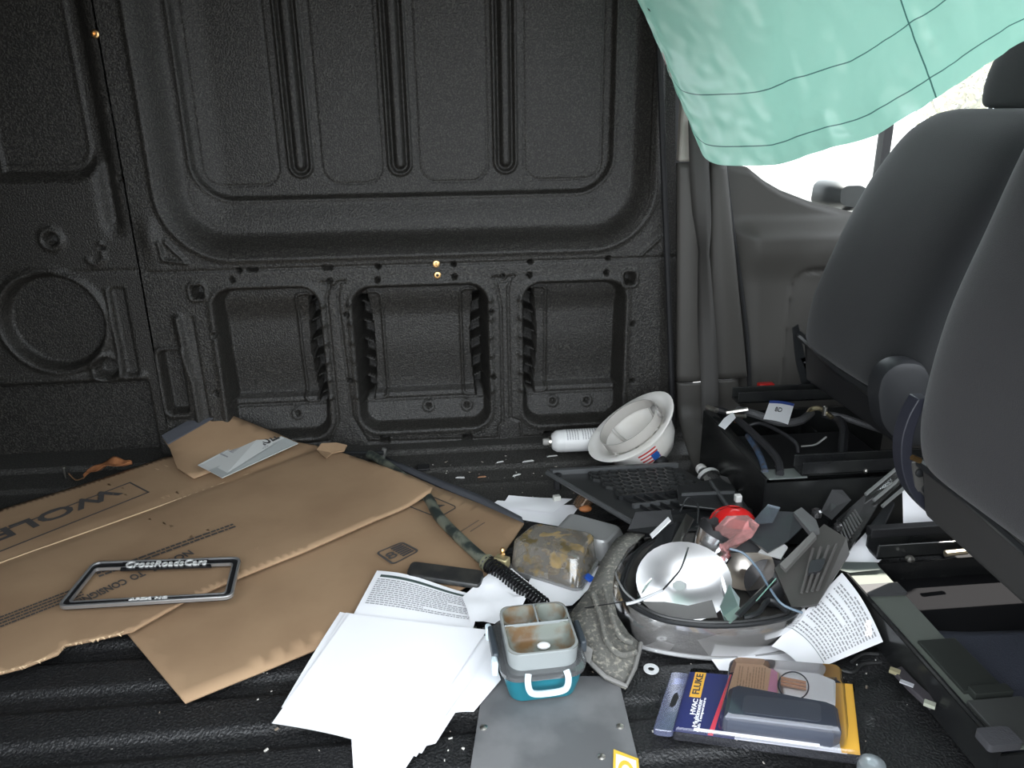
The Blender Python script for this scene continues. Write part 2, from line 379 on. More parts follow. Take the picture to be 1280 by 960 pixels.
# screws set in the wall
for i, (p, mm) in enumerate((((-0.019,2.03,0.524), BRASS), ((-0.017,2.03,0.494), BRASS), ((-0.782,2.03,1.083), BRASS), ((-0.734,2.03,1.083), ZINC))):
    M = Matrix.Translation((p[0], WY + (.004 if i > 1 else -.001), p[2])) @ Matrix.Rotation(math.pi / 2, 4, 'X')
    obj('rivet_nut', MB().lathe([(.0035, -.004), (.0035, .002), (.0095, .002), (.0095, .0), (.009, -.003)] if 0 else [(.0095, -.004), (.0095, .002), (.008, .003), (.0042, .003), (.004, -.006)], M, 16), mm, wall)
# floor, pressed with long ridges
def floor_f(x, y):
    z = np.zeros_like(x)
    ph = ((y - .02) % .118) / .118
    rid = sm(.10, .26, ph) * sm(.90, .74, ph)
    z += .009 * rid * sm(1.66, 1.62, y) * sm(.60, .56, x + .05 * np.sin(y * 9)) - .009
    z += .010 * sm(1.872, 1.884, y) + .012 * sm(1.975, 1.985, y)
    z += .004 * np.exp(-((y - 1.79) / .012) ** 2) + .003 * np.exp(-((y - 1.70) / .02) ** 2)
    rr = sm(.62, .64, x)
    z += rr * .010 * (np.exp(-((y - 1.0 - .35 * (x - .6)) / .018) ** 2) + np.exp(-((y - .90 - .35 * (x - .6)) / .018) ** 2))
    return x, y, z
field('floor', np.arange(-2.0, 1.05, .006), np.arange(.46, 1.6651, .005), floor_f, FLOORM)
field('floor_far', np.arange(-2.0, 1.05, .006), np.arange(1.665, 2.12, .005), floor_f, FLOOR_PALE)
CABC = mat('cab_carpet', (.02, .02, .021), .95, bump=(400, .6, .003))
struct('floor_cab', CABC, ((1.65, 1.245, -.18), (1.25, 1.6, .04)))
struct('trim_1', CABC, ((1.045, 1.245, -.085), (.02, 1.57, .16)))
struct('ceiling', mat('roof_lining', (.035, .035, .036), .8), ((-.2, 1.34, 1.56), (3.62, 1.90, .04)))
struct('wall_rear', LINER, ((-2.03, 1.26, .78), (.05, 1.72, 1.56)))
struct('wall_above_panel', LINER, ((-.7, 2.16, 1.48), (2.6, .05, .16)))
struct('wall_near', LINER, ((-1.39, .44, .77), (1.22, .05, 1.56)), ((-.09, .44, 1.425), (1.4, .05, .25)), ((.68, .44, .77), (.17, .06, 1.56)), ((1.25, .44, 1.48), (1.1, .05, .14)))
struct('door_2', TRIM, ((1.42, .43, .21), (1.33, .07, .76)))
struct('wall_front', TRIMD, ((2.2, 1.245, .2), (.06, 1.7, .8)))
struct('trim_2', TRIMD, ((1.98, 1.245, .53), (.42, 1.5, .2)))
# outside
struct('ground', mat('pale_concrete', (.17, .17, .165), .9, col2=(.13, .13, .126), nscale=.7), ((0, 0, -.70), (120, 120, .04)))
struct('wall_outer_skin', LINER, ((-.72, 2.26, .70), (2.75, .03, 1.8)), ((-.72, 2.17, -.08), (2.75, .2, .04)))

# ---------------------------------------------------------------- front edge of the side wall, pillar, belt, driver's door
edge = smooth_path([(0.525,2,1.249), (0.547,2,1.042), (0.571,2,0.779), (0.607,2,0.401), (0.632,2,0.12), (0.63,1.95,-0.07)], 6)
obj('trim_3', MB().tube(edge, .008, 8), RUBBER, kind='structure')
pil = bpy.data.objects.new('trim_4', None); C.objects.link(pil); pil.location = (.7, 1.9, 0); pil['kind'] = 'structure'; WORG['trim_4'] = Vector(pil.location)
def pillar(x0, x1, z0, z1, y0, foot, rt=.007, lean=0, xb=0):
    def fn(u, v):
        z = z0 + (z1 - z0) * v; b = 1 - v if z1 > .5 else 1 - v
        xa = x0 + lean * (z - .77); xc = x1 + xb * (.77 - z)
        x = xa + (xc - xa) * u
        y = y0 - (.01 * math.sin(u * math.pi)) + rt * (max(0, (.12 - u) / .12) ** 2 + max(0, (u - .88) / .12) ** 2)
        if foot: y -= foot * max(0, 1 - z / .12) ** 2
        return (x, y, z)
    return MB().grid(fn, 24, 30)
obj('pillar_trim_panel', pillar(.600, .662, .184, .772, 1.975, 0, lean=-.06, xb=.10), TRIM, pil, smooth=180, solid=.01)
obj('pillar_trim_panel', pillar(.600, .662, -.01, .180, 1.973, .135, lean=-.06, xb=.10), TRIM, pil, smooth=180, solid=.01)
obj('pillar_trim_panel', pillar(.688, .735, .184, .772, 1.985, 0, lean=-.076, xb=.186), TRIM, pil, smooth=180, solid=.01)
obj('pillar_trim_panel', pillar(.688, .735, -.02, .180, 1.985, .10, lean=-.076, xb=.14), TRIM, pil, smooth=180, solid=.01)
obj('pillar_backing', MB().grid(lambda u, v: (.54 + .17 * u, 2.06, -.05 + 1.5 * v), 2, 2), TRIMD, pil, smooth=0, solid=.02)
obj('upper_pillar_cover', MB().box((.628, 1.985, 1.05), (.05, .03, .55)), mat('pale_trim', (.30, .28, .25), .6), pil, bevel=.006)
# seat belt hanging along the pillar
bp = smooth_path([(0.64,1.955,0.875), (0.652,1.955,0.76), (0.669,1.952,0.621), (0.682,1.95,0.496), (0.703,1.95,0.32), (0.72,1.95,0.182), (0.727,1.93,-0.004)], 8)
tw = [0, .15, .5, 1.25, .9, .35, .1, 0]
mb = MB(); rows = []
for i, p in enumerate(bp):
    a = np.interp(i / (len(bp) - 1) * 7, range(8), tw); hw = .024
    dx = Vector((math.cos(a), -math.sin(a), 0)) * hw
    rows.append([p - dx, p - dx * .4 + Vector((0, -.002, 0)), p + dx * .4 + Vector((0, -.002, 0)), p + dx])
mb.loft(rows, caps=(False, False), close=False)
bt = obj('seat_belt', mb, BELT, smooth=180, solid=.0015, label='dark grey seat belt webbing hanging twisted along the grey pillar trim', cat='seat belt')
# driver's door inner panel
zt_x = [.70, .79, .845, .885, .925, 1.0, 1.13, 1.4, 2.0]; zt_z = [.770, .765, .752, .715, .690, .660, .625, .60, .58]
xl_z = [-.2, .15, .40, .60, .70, .78]; xl_x = [.835, .818, .793, .765, .742, .718]
def door_fn(u, v):
    x = .75 + (2.0 - .75) * u ** 1.3
    zt = float(np.interp(x, zt_x, zt_z)); z = zt + (-.2 - zt) * v
    xl = float(np.interp(z, xl_z, xl_x)); x = xl + (2.0 - xl) * u ** 1.3
    dz = zt - z
    lx = float(sm(.0, .09, x - xl))
    y = 2.075 - .018 * float(sm(0, .012, dz)) - .05 * lx * float(sm(.625, .565, z)) + .018 * lx * float(sm(.54, .44, z))
    y += .025 * max(0, 1 - (x - xl) / .03) ** 2
    s = float(sdrb(np.array(x), np.array(z), .965, 1.6, .05, .475, .05))
    y += .010 * math.exp(-(s / .006) ** 2) + (.006 if s < 0 else 0)
    return (x, y, z)
dr = obj('door_1', MB().grid(door_fn, 130, 110), TRIM, smooth=180, kind='structure')
obj('door_seal', MB().tube(smooth_path([(0.745,2.03,0.762), (0.782,2.03,0.586), (0.818,2.03,0.431), (0.851,2.03,0.268), (0.874,2.03,0.097)], 6), .0065, 8), RUBBER, dr)
obj('door_skin', MB().box((1.45, 2.13, .2), (1.3, .03, .84)), TRIMD, dr, smooth=0)
obj('window_frame', MB().box((1.215, 2.10, .98), (.024, .03, .62)).box((1.4, 2.10, 1.45), (1.3, .04, .05)).box((.775, 2.10, 1.12), (.05, .04, .72)), BLACKM, dr, smooth=0)
wn = obj('window_1', MB().box((1.42, 2.105, 1.0), (1.25, .004, .86)), clear_mat('window_glass', (.97, .99, .98), .02, .0), smooth=0, kind='structure')
# driver's door mirror, seen through the glass
mr = thing('door_mirror', 'dark wing mirror reflecting white, outside the bright side window', 'mirror', (1.206,2.3,0.604))
f = quad((1.111,2.28,0.618), (1.305,2.34,0.597), (1.248,2.34,0.695), (1.116,2.28,0.698))
obj('housing', MB().loft([[f(.5 + (p[0] - .5) * k, .5 + (p[1] - .5) * k, hh) for p in rrect(0, 0, 1, 1, .3)] for k, hh in ((1, 0), (1.02, -.02), (.95, -.06), (.7, -.09))]), BLACKP, mr)
obj('mirror_glass', MB().prism(rrect(.08, .2, .55, .92, .1), (.0, .003), f), CHROME, mr)
obj('mount_arm', MB().tube([f(.5, .1, -.04), tuple(Vector(f(.5, -.25, -.02)) + Vector((0, -.12, 0)))], .02), BLACKP, mr)
# bare shrub far beyond the window
random.seed(3); mb = MB(); lv = MB(); base = Vector((8.15, 11.5, -.68))
for i in range(46):
    a = random.uniform(0, 6.28); e = random.uniform(1.2, 1.54); L = random.uniform(1.4, 2.9)
    d = Vector((math.cos(a) * math.cos(e), math.sin(a) * math.cos(e), math.sin(e)))
    p0 = base + Vector((random.uniform(-.22, .22), random.uniform(-.5, .5), 0)); p1 = p0 + d * L * .5 + Vector((0, 0, .2)); p2 = p0 + d * L
    mb.tube([p0, p1, p2], [.05, .03, .012], 5)
    for k in range(40):
        c = p1.lerp(p2, random.random()) + Vector([random.gauss(0, .14) for _ in range(3)]); s = random.uniform(.05, .11)
        q = Vector([random.uniform(-1, 1) for _ in range(3)]).normalized(); r = q.orthogonal().normalized()
        lv.add([c - q * s, c + r * s * .5, c + q * s, c - r * s * .5], [(0, 1, 2, 3)])
sh = thing('shrub', 'yellowish shrub outdoors beyond the window above the headrest', 'shrub', base)
obj('stem', mb, mat('shrub_bark', (.22, .17, .11), .9), sh); fo = obj('foliage', lv, mat('shrub_leaf', (.42, .36, .16), .8, col2=(.30, .30, .14), nscale=2), sh, smooth=0, kind='stuff')

# ---------------------------------------------------------------- hanging green tarp
bot = [(0.565,1.74,0.841), (0.593,1.74,0.796), (0.624,1.73,0.782), (0.681,1.71,0.781), (0.74,1.68,0.785), (0.773,1.62,0.806), (0.801,1.56,0.825), (0.837,1.52,0.84), (0.854,1.47,0.861), (0.881,1.42,0.897), (0.903,1.36,0.933), (0.912,1.29,0.969), (0.909,1.22,0.992), (0.914,1.14,1.025), (0.919,1.05,1.067)]
bot = smooth_path(bot, 5); nb = len(bot)
seglen = [0]
for a, b in zip(bot[:-1], bot[1:]): seglen.append(seglen[-1] + (b - a).length)
def tarp_fn(u, v):
    s = u * seglen[-1]; k = min(int(np.searchsorted(seglen, s, 'right')) - 1, nb - 2); t = (s - seglen[k]) / (seglen[k + 1] - seglen[k])
    B = bot[k].lerp(bot[k + 1], t); T = Vector((.215 + .55 * u, 1.80 - .62 * u, 1.53))
    p = T.lerp(B, v)
    nrm = Vector((-.72, -.68, .1)).normalized()
    amp = .030 * math.sin(math.pi * min(1, v * 1.05)) * (.35 + .65 * v)
    p += nrm * (amp * (math.sin(u * 9 + v * 2.5) * .9 + nz(u * 5, v * 3, 1, 2.2) * 1.2) + .012 * nz(u * 22, v * 6, 1, 5) * v + .006 * nz(u * 40, v * 34, 1, 9) * v - .05 * math.sin(math.pi * v) * (.4 + .6 * u))
    return p
TARP = bpy.data.materials.new('green_tarp'); TARP.use_nodes = True
nt = TARP.node_tree; nt.nodes.remove(nt.nodes['Principled BSDF'])
uvn = nt.nodes.new('ShaderNodeUVMap'); sx = nt.nodes.new('ShaderNodeSeparateXYZ'); nt.links.new(uvn.outputs[0], sx.inputs[0])
def line(sock, at, wd):
    a = nt.nodes.new('ShaderNodeMath'); a.operation = 'SUBTRACT'; a.inputs[1].default_value = at; nt.links.new(sock, a.inputs[0])
    b = nt.nodes.new('ShaderNodeMath'); b.operation = 'ABSOLUTE'; nt.links.new(a.outputs[0], b.inputs[0])
    c = nt.nodes.new('ShaderNodeMath'); c.operation = 'LESS_THAN'; c.inputs[1].default_value = wd; nt.links.new(b.outputs[0], c.inputs[0]); return c.outputs[0]
def mx_(a, b):
    c = nt.nodes.new('ShaderNodeMath'); c.operation = 'MAXIMUM'; nt.links.new(a, c.inputs[0]); nt.links.new(b, c.inputs[1]); return c.outputs[0]
lines = mx_(mx_(line(sx.outputs[1], .80, .0016), line(sx.outputs[0], .60, .0016)), line(sx.outputs[1], .945, .0016))
cm = nt.nodes.new('ShaderNodeMix'); cm.data_type = 'RGBA'; cm.inputs[6].default_value = (.33, .62, .51, 1); cm.inputs[7].default_value = (.04, .14, .12, 1)
nt.links.new(lines, cm.inputs[0])
df = nt.nodes.new('ShaderNodeBsdfDiffuse'); tl = nt.nodes.new('ShaderNodeBsdfTranslucent'); gl = nt.nodes.new('ShaderNodeBsdfGlossy'); gl.inputs['Roughness'].default_value = .35
nt.links.new(cm.outputs[2], df.inputs[0]); nt.links.new(cm.outputs[2], tl.inputs[0])
m1 = nt.nodes.new('ShaderNodeMixShader'); m1.inputs[0].default_value = .48; nt.links.new(df.outputs[0], m1.inputs[1]); nt.links.new(tl.outputs[0], m1.inputs[2])
m2 = nt.nodes.new('ShaderNodeMixShader'); m2.inputs[0].default_value = .07; nt.links.new(m1.outputs[0], m2.inputs[1]); nt.links.new(gl.outputs[0], m2.inputs[2])
nt.links.new(m2.outputs[0], nt.nodes['Material Output'].inputs[0])
NU, NV = 150, 90
tp = obj('tarp', MB().grid(tarp_fn, NU, NV), TARP, smooth=180, label='translucent mint green tarp hanging from the roof over the cab', cat='tarp')
uvl = tp.data.uv_layers.new(name='UVMap'); lp = np.zeros(len(tp.data.loops), dtype=np.int32); tp.data.loops.foreach_get('vertex_index', lp)
uvl.data.foreach_set('uv', np.stack([(lp % (NU + 1)) / NU, (lp // (NU + 1)) / NV], -1).astype(np.float32).ravel())
def tarp_patch(u0, u1, v0, v1, off=.003):
    return MB().grid(lambda a, b: tarp_fn(u0 + (u1 - u0) * a, v0 + (v1 - v0) * b) + Vector((-.7, -.7, 0)) * off, 4, 6)
obj('sticker', tarp_patch(.012, .022, .73, .80), mat('faded_pink_label', (.52, .38, .37), .7, col2=(.25, .16, .15), nscale=60), tp, smooth=180, label='small faded pink label')
obj('tear', tarp_patch(.045, .055, .585, .592), mat('dark_hole', (.05, .06, .05), .9), tp, smooth=180)

# ================================================================ SEATS AND THEIR PEDESTALS
def sup(cx, cy, hx, hy, z, n=44, e=4.0):
    out = []
    for k in range(n):
        a = 2 * math.pi * k / n; c, s = math.cos(a), math.sin(a)
        out.append((cx + hx * math.copysign(abs(c) ** (2 / e), c), cy + hy * math.copysign(abs(s) ** (2 / e), s), z))
    return out
def backrest(cy, secs):
    Z = [s[0] for s in secs]; N = 40; rings = []
    for i in range(N + 1):
        t = i / N * (len(secs) - 1); k = min(int(t), len(secs) - 2); q = t - k
        a, b, c, d = [np.array(secs[j]) for j in (max(k - 1, 0), k, k + 1, min(k + 2, len(secs) - 1))]
        v = .5 * ((2 * b) + (c - a) * q + (2 * a - 5 * b + 4 * c - d) * q * q + (3 * b - a - 3 * c + d) * q ** 3)
        rings.append(sup(v[1] + v[3] / 2, cy, v[3] / 2, v[2], v[0]))
    return MB().loft(rings)
# ---- driver's seat (far)
s1_ = thing('driver_seat', 'dark grey fabric seat farther away, beside the grey door panel', 'seat', (1.15, 1.62, .16), 'front seats')
obj('backrest', backrest(1.615, [(.325, .915, .20, .09), (.345, .897, .218, .13), (.45, .908, .238, .17), (.60, .958, .240, .18), (.72, 1.01, .238, .17), (.80, 1.055, .226, .15), (.85, 1.09, .205, .12), (.882, 1.125, .165, .08), (.893, 1.145, .10, .04)]), FABRIC, s1_, smooth=180)
obj('side_bolster', backrest(1.43, [(.33, .985, .030, .12), (.36, .975, .042, .20), (.50, 1.01, .052, .24), (.65, 1.07, .052, .24), (.78, 1.14, .046, .20), (.84, 1.19, .035, .12), (.86, 1.22, .02, .05)]), FABRIC2, s1_, smooth=180)
hr = obj('headrest', backrest(1.57, [(.893, 1.18, .08, .05), (.905, 1.16, .105, .10), (.97, 1.17, .12, .12), (1.04, 1.20, .115, .11), (1.085, 1.23, .09, .07), (1.095, 1.25, .05, .03)]), FABRIC2, s1_, smooth=180)
for yy in (1.55, 1.66): obj('headrest_post', MB().tube([(1.19, yy, .84), (1.19, yy, .93)], .006), CHROME, hr)
obj('seat_cushion', MB().box((1.25, 1.62, .29), (.48, .44, .12)), FABRIC2, s1_, bevel=.03)
obj('lower_cover', MB().loft([[(.935, 1.395, .226), (.935, 1.83, .226), (1.03, 1.83, .226), (1.03, 1.395, .226)], [(.918, 1.39, .335), (.918, 1.835, .335), (1.03, 1.835, .35), (1.03, 1.39, .35)]]), BLACKM, s1_, smooth=0, bevel=.006)
obj('trim_strip', MB().tube([(.912, 1.845, .345), (.905, 1.62, .322), (.905, 1.39, .318)], .010, 8), BLACKP, s1_)
yb = 1.372
pts = [(0.848,1.372,0.359), (0.851,1.372,0.396), (0.87,1.372,0.42), (0.899,1.372,0.427), (0.937,1.372,0.417), (0.961,1.372,0.374), (0.973,1.372,0.287), (0.967,1.372,0.246), (0.929,1.372,0.242), (0.895,1.372,0.264), (0.865,1.372,0.301)]
pts = [tuple(p)[0::2] for p in smooth_path(pts + [pts[0]], 4)[:-1]]
cx0 = sum(p[0] for p in pts) / len(pts); cz0 = sum(p[1] for p in pts) / len(pts)
rings = [[(cx0 + (p[0] - cx0) * k, y, cz0 + (p[1] - cz0) * k) for p in pts] for k, y in ((1, 1.40), (1, 1.372), (.95, 1.362), (.80, 1.358))]
obj('recliner_cover', MB().loft(rings), SEATP, s1_)
br = obj('hinge_bracket', MB().loft([[(0.925,1.85,0.279), (0.94,1.85,0.281), (0.981,1.85,0.228), (0.983,1.85,0.214), (0.961,1.85,0.21)], [(0.93,1.86,0.276), (0.945,1.86,0.277), (0.987,1.86,0.224), (0.988,1.86,0.21), (0.966,1.86,0.207)]]), mat('bracket_steel', (.16, .155, .145), .5, .6), s1_, smooth=0)
for c in ((0.936,1.848,0.268), (0.967,1.848,0.227)): obj('bolt', MB().ball(c, .004, 8, 5), BLACKP, br)
obj('hinge_arm', MB().loft([[(0.891,1.85,0.363), (0.907,1.85,0.373), (0.935,1.85,0.285), (0.969,1.85,0.183), (0.942,1.85,0.184), (0.91,1.85,0.275)], [(0.906,1.88,0.354), (0.922,1.88,0.364), (0.95,1.88,0.275), (0.985,1.88,0.171), (0.958,1.88,0.172), (0.925,1.88,0.265)]]), BLACKP, s1_, smooth=0)
# ---- passenger's seat (near)
s2_ = thing('passenger_seat', 'dark grey fabric seat nearest the camera, cut by the right edge', 'seat', (1.02, .89, .16), 'front seats')
obj('backrest', backrest(.905, [(.330, .782, .19, .09), (.350, .765, .215, .13), (.43, .760, .238, .17), (.58, .776, .243, .18), (.72, .815, .242, .17), (.86, .855, .236, .16), (.96, .895, .21, .13), (1.0, .92, .17, .08), (1.012, .94, .10, .04)]), mat('near_seat_fabric', (.019, .018, .0195), .95, bump=(900, .5, .0015), sheen=.15, col2=(.016, .015, .0165), nscale=6), s2_, smooth=180)
obj('headrest', backrest(.905, [(1.01, .93, .10, .05), (1.03, .915, .13, .10), (1.09, .92, .145, .12), (1.16, .95, .14, .11), (1.2, .98, .10, .06)]), FABRIC2, s2_, smooth=180)
for yy in (.85, .96): obj('headrest_post', MB().tube([(.99, yy, .95), (.99, yy, 1.05)], .006), CHROME, s2_)
obj('seat_cushion', MB().box((1.12, .935, .285), (.48, .53, .12)), FABRIC2, s2_, bevel=.03)
obj('trim_strip', MB().tube(smooth_path([(0.789,1.115,0.331), (0.79,1.04,0.328), (0.788,0.95,0.325), (0.792,0.86,0.314)], 4), .008, 8), BLACKP, s2_)
obj('lower_cover', MB().loft([[(.80, .70, .22), (.80, 1.10, .24), (.92, 1.10, .22), (.92, .70, .22)], [(.785, .69, .335), (.785, 1.11, .335), (.92, 1.11, .35), (.92, .69, .35)]]), mat('seat_back_cover', (.024, .023, .022), .8), s2_, smooth=0, bevel=.01)
br = obj('hinge_bracket', MB().prism([(0, 0), (.04, .005), (.055, -.03), (.052, -.055), (.028, -.068), (.012, -.045)], (0, .006), lambda u, v, h: ((0.781,1.11,0.327)[0] + u, 1.128 - h, (0.781,1.11,0.327)[2] + v)), MATS['bracket_steel'], s2_, smooth=0)
p0 = (0.781,1.11,0.327)
for u, v in ((.015, -.018), (.032, -.050)): obj('bolt', MB().lathe([(.008, 0), (.008, .004), (.004, .006)], Matrix.Translation((p0[0] + u, 1.122, p0[2] + v)) @ Matrix.Rotation(math.pi / 2, 4, 'X'), 12), BLACKP, br)
mb = MB(); path = smooth_path([(0.785,1.14,0.442), (0.772,1.14,0.407), (0.768,1.14,0.363), (0.779,1.14,0.309), (0.801,1.135,0.264), (0.839,1.13,0.225), (0.861,1.125,0.211)], 5)
mb.loft([[p + Vector(o_) for o_ in ((-.010, -.014, 0), (.010, -.014, 0), (.010, .014, 0), (-.010, .014, 0))] for p in path])
obj('hinge_arm', mb, mat('blue_black_plastic', (.022, .023, .032), .45), s2_, bevel=.003)
obj('release_pin', MB().tube([(0.756,1.09,0.354), (0.771,1.09,0.347)], .005), BRASS, s2_)

# ---- pedestals
def pedestal(name, label, x0, x1, y0, y1, zt, group):
    t = thing(name, label, 'seat base', (x0, (y0 + y1) / 2, 0), group); T = .004
    obj('rear_plate', MB().box((x0, (y0 + y1) / 2, zt / 2), (T, y1 - y0, zt)), STEELB, t, smooth=0)
    obj('near_plate', MB().box(((x0 + x1) / 2, y0, zt / 2 - .004), (x1 - x0, T, zt - .008)), STEELB, t, smooth=0)
    obj('far_plate', MB().box(((x0 + x1) / 2, y1, zt / 2 - .004), (x1 - x0, T, zt - .008)), STEELB, t, smooth=0)
    obj('bottom_plate', MB().box(((x0 + x1) / 2, (y0 + y1) / 2, .012), (x1 - x0, y1 - y0, .004)), mat('box_floor_mat', (.010, .010, .011), 1.0, spec=.08), t, smooth=0)
    return t
pf = pedestal('seat_pedestal', 'black steel seat box full of battery cables by the pillar', .660, 1.16, 1.41, 1.812, .16, 'seat boxes')
obj('top_flange', MB().box((.672, 1.611, .160), (.022, .402, .004)), STEELB, pf, smooth=0, bevel=.001)
obj('corner_plate', MB().box((.705, 1.425, .163), (.085, .045, .004)), mat('grey_zinc_plate', (.18, .20, .19), .35, .5), pf, smooth=0, bevel=.002)
def rail(x0, x1, y, z, parent):
    obj('slide_rail', MB().box(((x0 + x1) / 2, y, z), (x1 - x0, .045, .006)).box(((x0 + x1) / 2, y - .02, z + .013), (x1 - x0, .005, .03)).box(((x0 + x1) / 2, y + .02, z + .013), (x1 - x0, .005, .03)), STEELB, parent, smooth=0, bevel=.0015)
rail(.735, 1.15, 1.428, .168, pf); rail(.735, 1.15, 1.80, .19, pf)
obj('inner_divider', MB().box((.93, 1.62, .07), (.004, .38, .10)), STEELB, pf, smooth=0)
obj('battery', MB().box((.86, 1.60, .075), (.30, .24, .10)), BLACKM, pf, bevel=.006)
for x, y in ((.70, 1.45), (1.02, 1.425), (.875, 1.405)): obj('bolt', MB().ball((x, y, .17), .005, 8, 5), ZINC, pf)
pn = pedestal('seat_pedestal', 'black steel seat box under the nearest seat with sunlit pale rear flange', .735, 1.20, .765, 1.235, .062, 'seat boxes')
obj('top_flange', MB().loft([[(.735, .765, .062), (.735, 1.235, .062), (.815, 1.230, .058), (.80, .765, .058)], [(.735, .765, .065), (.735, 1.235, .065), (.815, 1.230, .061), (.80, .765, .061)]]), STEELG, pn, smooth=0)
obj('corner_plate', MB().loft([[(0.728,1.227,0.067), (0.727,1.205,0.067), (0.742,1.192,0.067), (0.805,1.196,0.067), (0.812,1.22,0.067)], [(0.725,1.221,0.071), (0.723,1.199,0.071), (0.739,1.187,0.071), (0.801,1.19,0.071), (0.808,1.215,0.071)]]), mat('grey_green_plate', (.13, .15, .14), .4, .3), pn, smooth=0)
obj('cross_strap', MB().box((.775, 1.135, .066), (.075, .032, .006)), mat('grey_strap', (.05, .05, .052), .5), pn, smooth=0)
obj('flange_lip', MB().tube([(.735, 1.233, .067), (.735, .767, .067)], .004, 6), STEELB, pn)
obj('lower_bracket', MB().box((.785, .93, .066), (.065, .12, .006)), mat('dark_olive_steel', (.045, .05, .045), .4, .4), pn, smooth=0, bevel=.001)
obj('stop_block', MB().box((.79, .865, .069), (.06, .018, .014)), MATS['dark_olive_steel'], pn, smooth=0, bevel=.001)
obj('lower_flange', MB().box((.785, .81, .068), (.085, .08, .008)), mat('dusty_steel', (.05, .052, .05), .5), pn, smooth=0, bevel=.001)
rail(.815, 1.2, 1.248, .072, pn)
obj('rail_cover', MB().box((1.0, 1.275, .102), (.36, .02, .02)), BLACKM, pn, smooth=0, bevel=.002)
obj('rail_latch', MB().tube([(0.935,1.201,0.09), (0.98,1.204,0.09)], .006), mat('tan_metal', (.35, .30, .22), .4, .8), pn)
for c in ((0.871,1.21,0.075),): obj('bolt', MB().lathe([(.009, 0), (.009, .004), (.005, .008)], Matrix.Translation(c), 10), ZINC, pn)
# cloth lying in the near seat box
cl = thing('cloth', 'blue-grey felt cloth lying inside the nearest seat box', 'cloth', (0.832,0.944,0.02))
mb = MB(); q = quad((0.745,0.786,0.03), (0.905,0.748,0.03), (1.121,1.022,0.03), (0.818,1.067,0.03))
mb.grid(lambda u, v: q(u, v, .012 * nz(u * 2.2, v * 2.2, 1, 4) + .02 * (1 - v) * u), 20, 20)
obj('felt', mb, mat('blue_grey_felt', (.052, .058, .080), .95, bump=(500, .5, .002)), cl, smooth=180, solid=.003)
obj('rubber_block', MB().prism(rrect(-.024, -.016, .024, .016, .005), (0, .012), lambda u, v, h: Vector((0.731,0.769,0.073)) + Vector((u, v, h))), mat('dark_grey_rubber', (.045, .045, .05), .8, bump=(300, .4, .002)), label='small dark grey rubber block on the nearest seat box edge', cat='rubber block')

# ---- battery cables in the far box
CAB = mat('cable_sheath', (.018, .018, .02), .5); CABG = mat('grey_conduit', (.06, .06, .062), .6, bump=(300, .6, .003))
def cable(name, label, pts, r, m, grp='battery cables'):
    return obj(name, MB().tube(smooth_path(pts, 6), r, 8), m, label=label, cat='cable', group=grp)
c1 = cable('battery_cable', 'black battery cable running down the box rear edge, with white tag', [(0.674,1.778,0.175), (0.694,1.746,0.18), (0.699,1.668,0.185), (0.703,1.58,0.185), (0.707,1.518,0.182), (0.706,1.463,0.178), (0.691,1.414,0.17)], .0085, CAB)
obj('tag', MB().loft([[(0.657,1.665,0.197), (0.693,1.702,0.197), (0.687,1.666,0.197), (0.635,1.598,0.197), (0.628,1.623,0.197)], [(0.655,1.66,0.199), (0.691,1.698,0.199), (0.685,1.661,0.199), (0.633,1.593,0.199), (0.627,1.618,0.199)]]), PAPER, c1, smooth=0)
cable('battery_cable', 'grey corrugated cable crossing behind the white BD tag', [(0.717,1.734,0.19), (0.75,1.697,0.19), (0.792,1.652,0.185), (0.844,1.656,0.185), (0.894,1.702,0.185)], .010, CABG)
c3 = cable('battery_cable', 'black cable bending down by the brass clamp near the seat', [(0.923,1.693,0.185), (0.939,1.659,0.185), (0.93,1.607,0.18), (0.901,1.55,0.165), (0.887,1.523,0.15)], .011, CAB)
cable('battery_cable', 'corrugated black conduit running under the farther seat', [(0.922,1.675,0.19), (0.952,1.65,0.19), (0.996,1.618,0.18), (1.036,1.598,0.17)], .008, CABG)
cable('wire', 'thin black wire looping in the middle of the cable box', [(0.724,1.676,0.17), (0.748,1.664,0.18), (0.77,1.622,0.18), (0.787,1.579,0.175), (0.796,1.563,0.165), (0.796,1.552,0.15)], .0045, CAB)
cable('wire', 'thin pale wire curving on top of the battery', [(0.83,1.606,0.14), (0.865,1.611,0.14), (0.885,1.615,0.15), (0.891,1.61,0.16)], .0022, mat('pale_wire', (.35, .35, .34), .5))
cable('wire', 'frayed blue and grey wiring by the box rear corner', [(0.704,1.626,0.165), (0.696,1.557,0.165), (0.684,1.494,0.165), (0.668,1.435,0.165)], .007, mat('blue_wire', (.05, .09, .16), .5, col2=(.05, .045, .045), nscale=60))
k = thing('battery_clamp', 'brass battery clamp on top of the box beside the farther seat', 'clamp', (0.92,1.726,0.17))
obj('clamp_bar', MB().tube(smooth_path([(0.871,1.678,0.185), (0.891,1.699,0.195), (0.911,1.689,0.2), (0.923,1.654,0.19)], 5), .006), mat('dull_brass', (.55, .47, .30), .4, 1), k)
obj('clamp_bolt', MB().lathe([(.006, -.01), (.006, .012), (.003, .014)], Matrix.Translation((0.913,1.672,0.2)), 8), ZINC, k)
k = thing('battery_clamp', 'zinc battery clamp with copper core at the box far corner', 'clamp', (0.733,1.755,0.17))
obj('clamp_bar', MB().tube([(0.682,1.716,0.19), (0.732,1.706,0.2)], .006).tube([(0.688,1.694,0.19), (0.711,1.666,0.2)], .005), ZINC, k)
obj('clamp_core', MB().lathe([(.010, -.012), (.010, .006), (.006, .008)], Matrix.Translation((0.705,1.694,0.185)), 10), mat('copper', (.55, .27, .13), .45, 1), k)
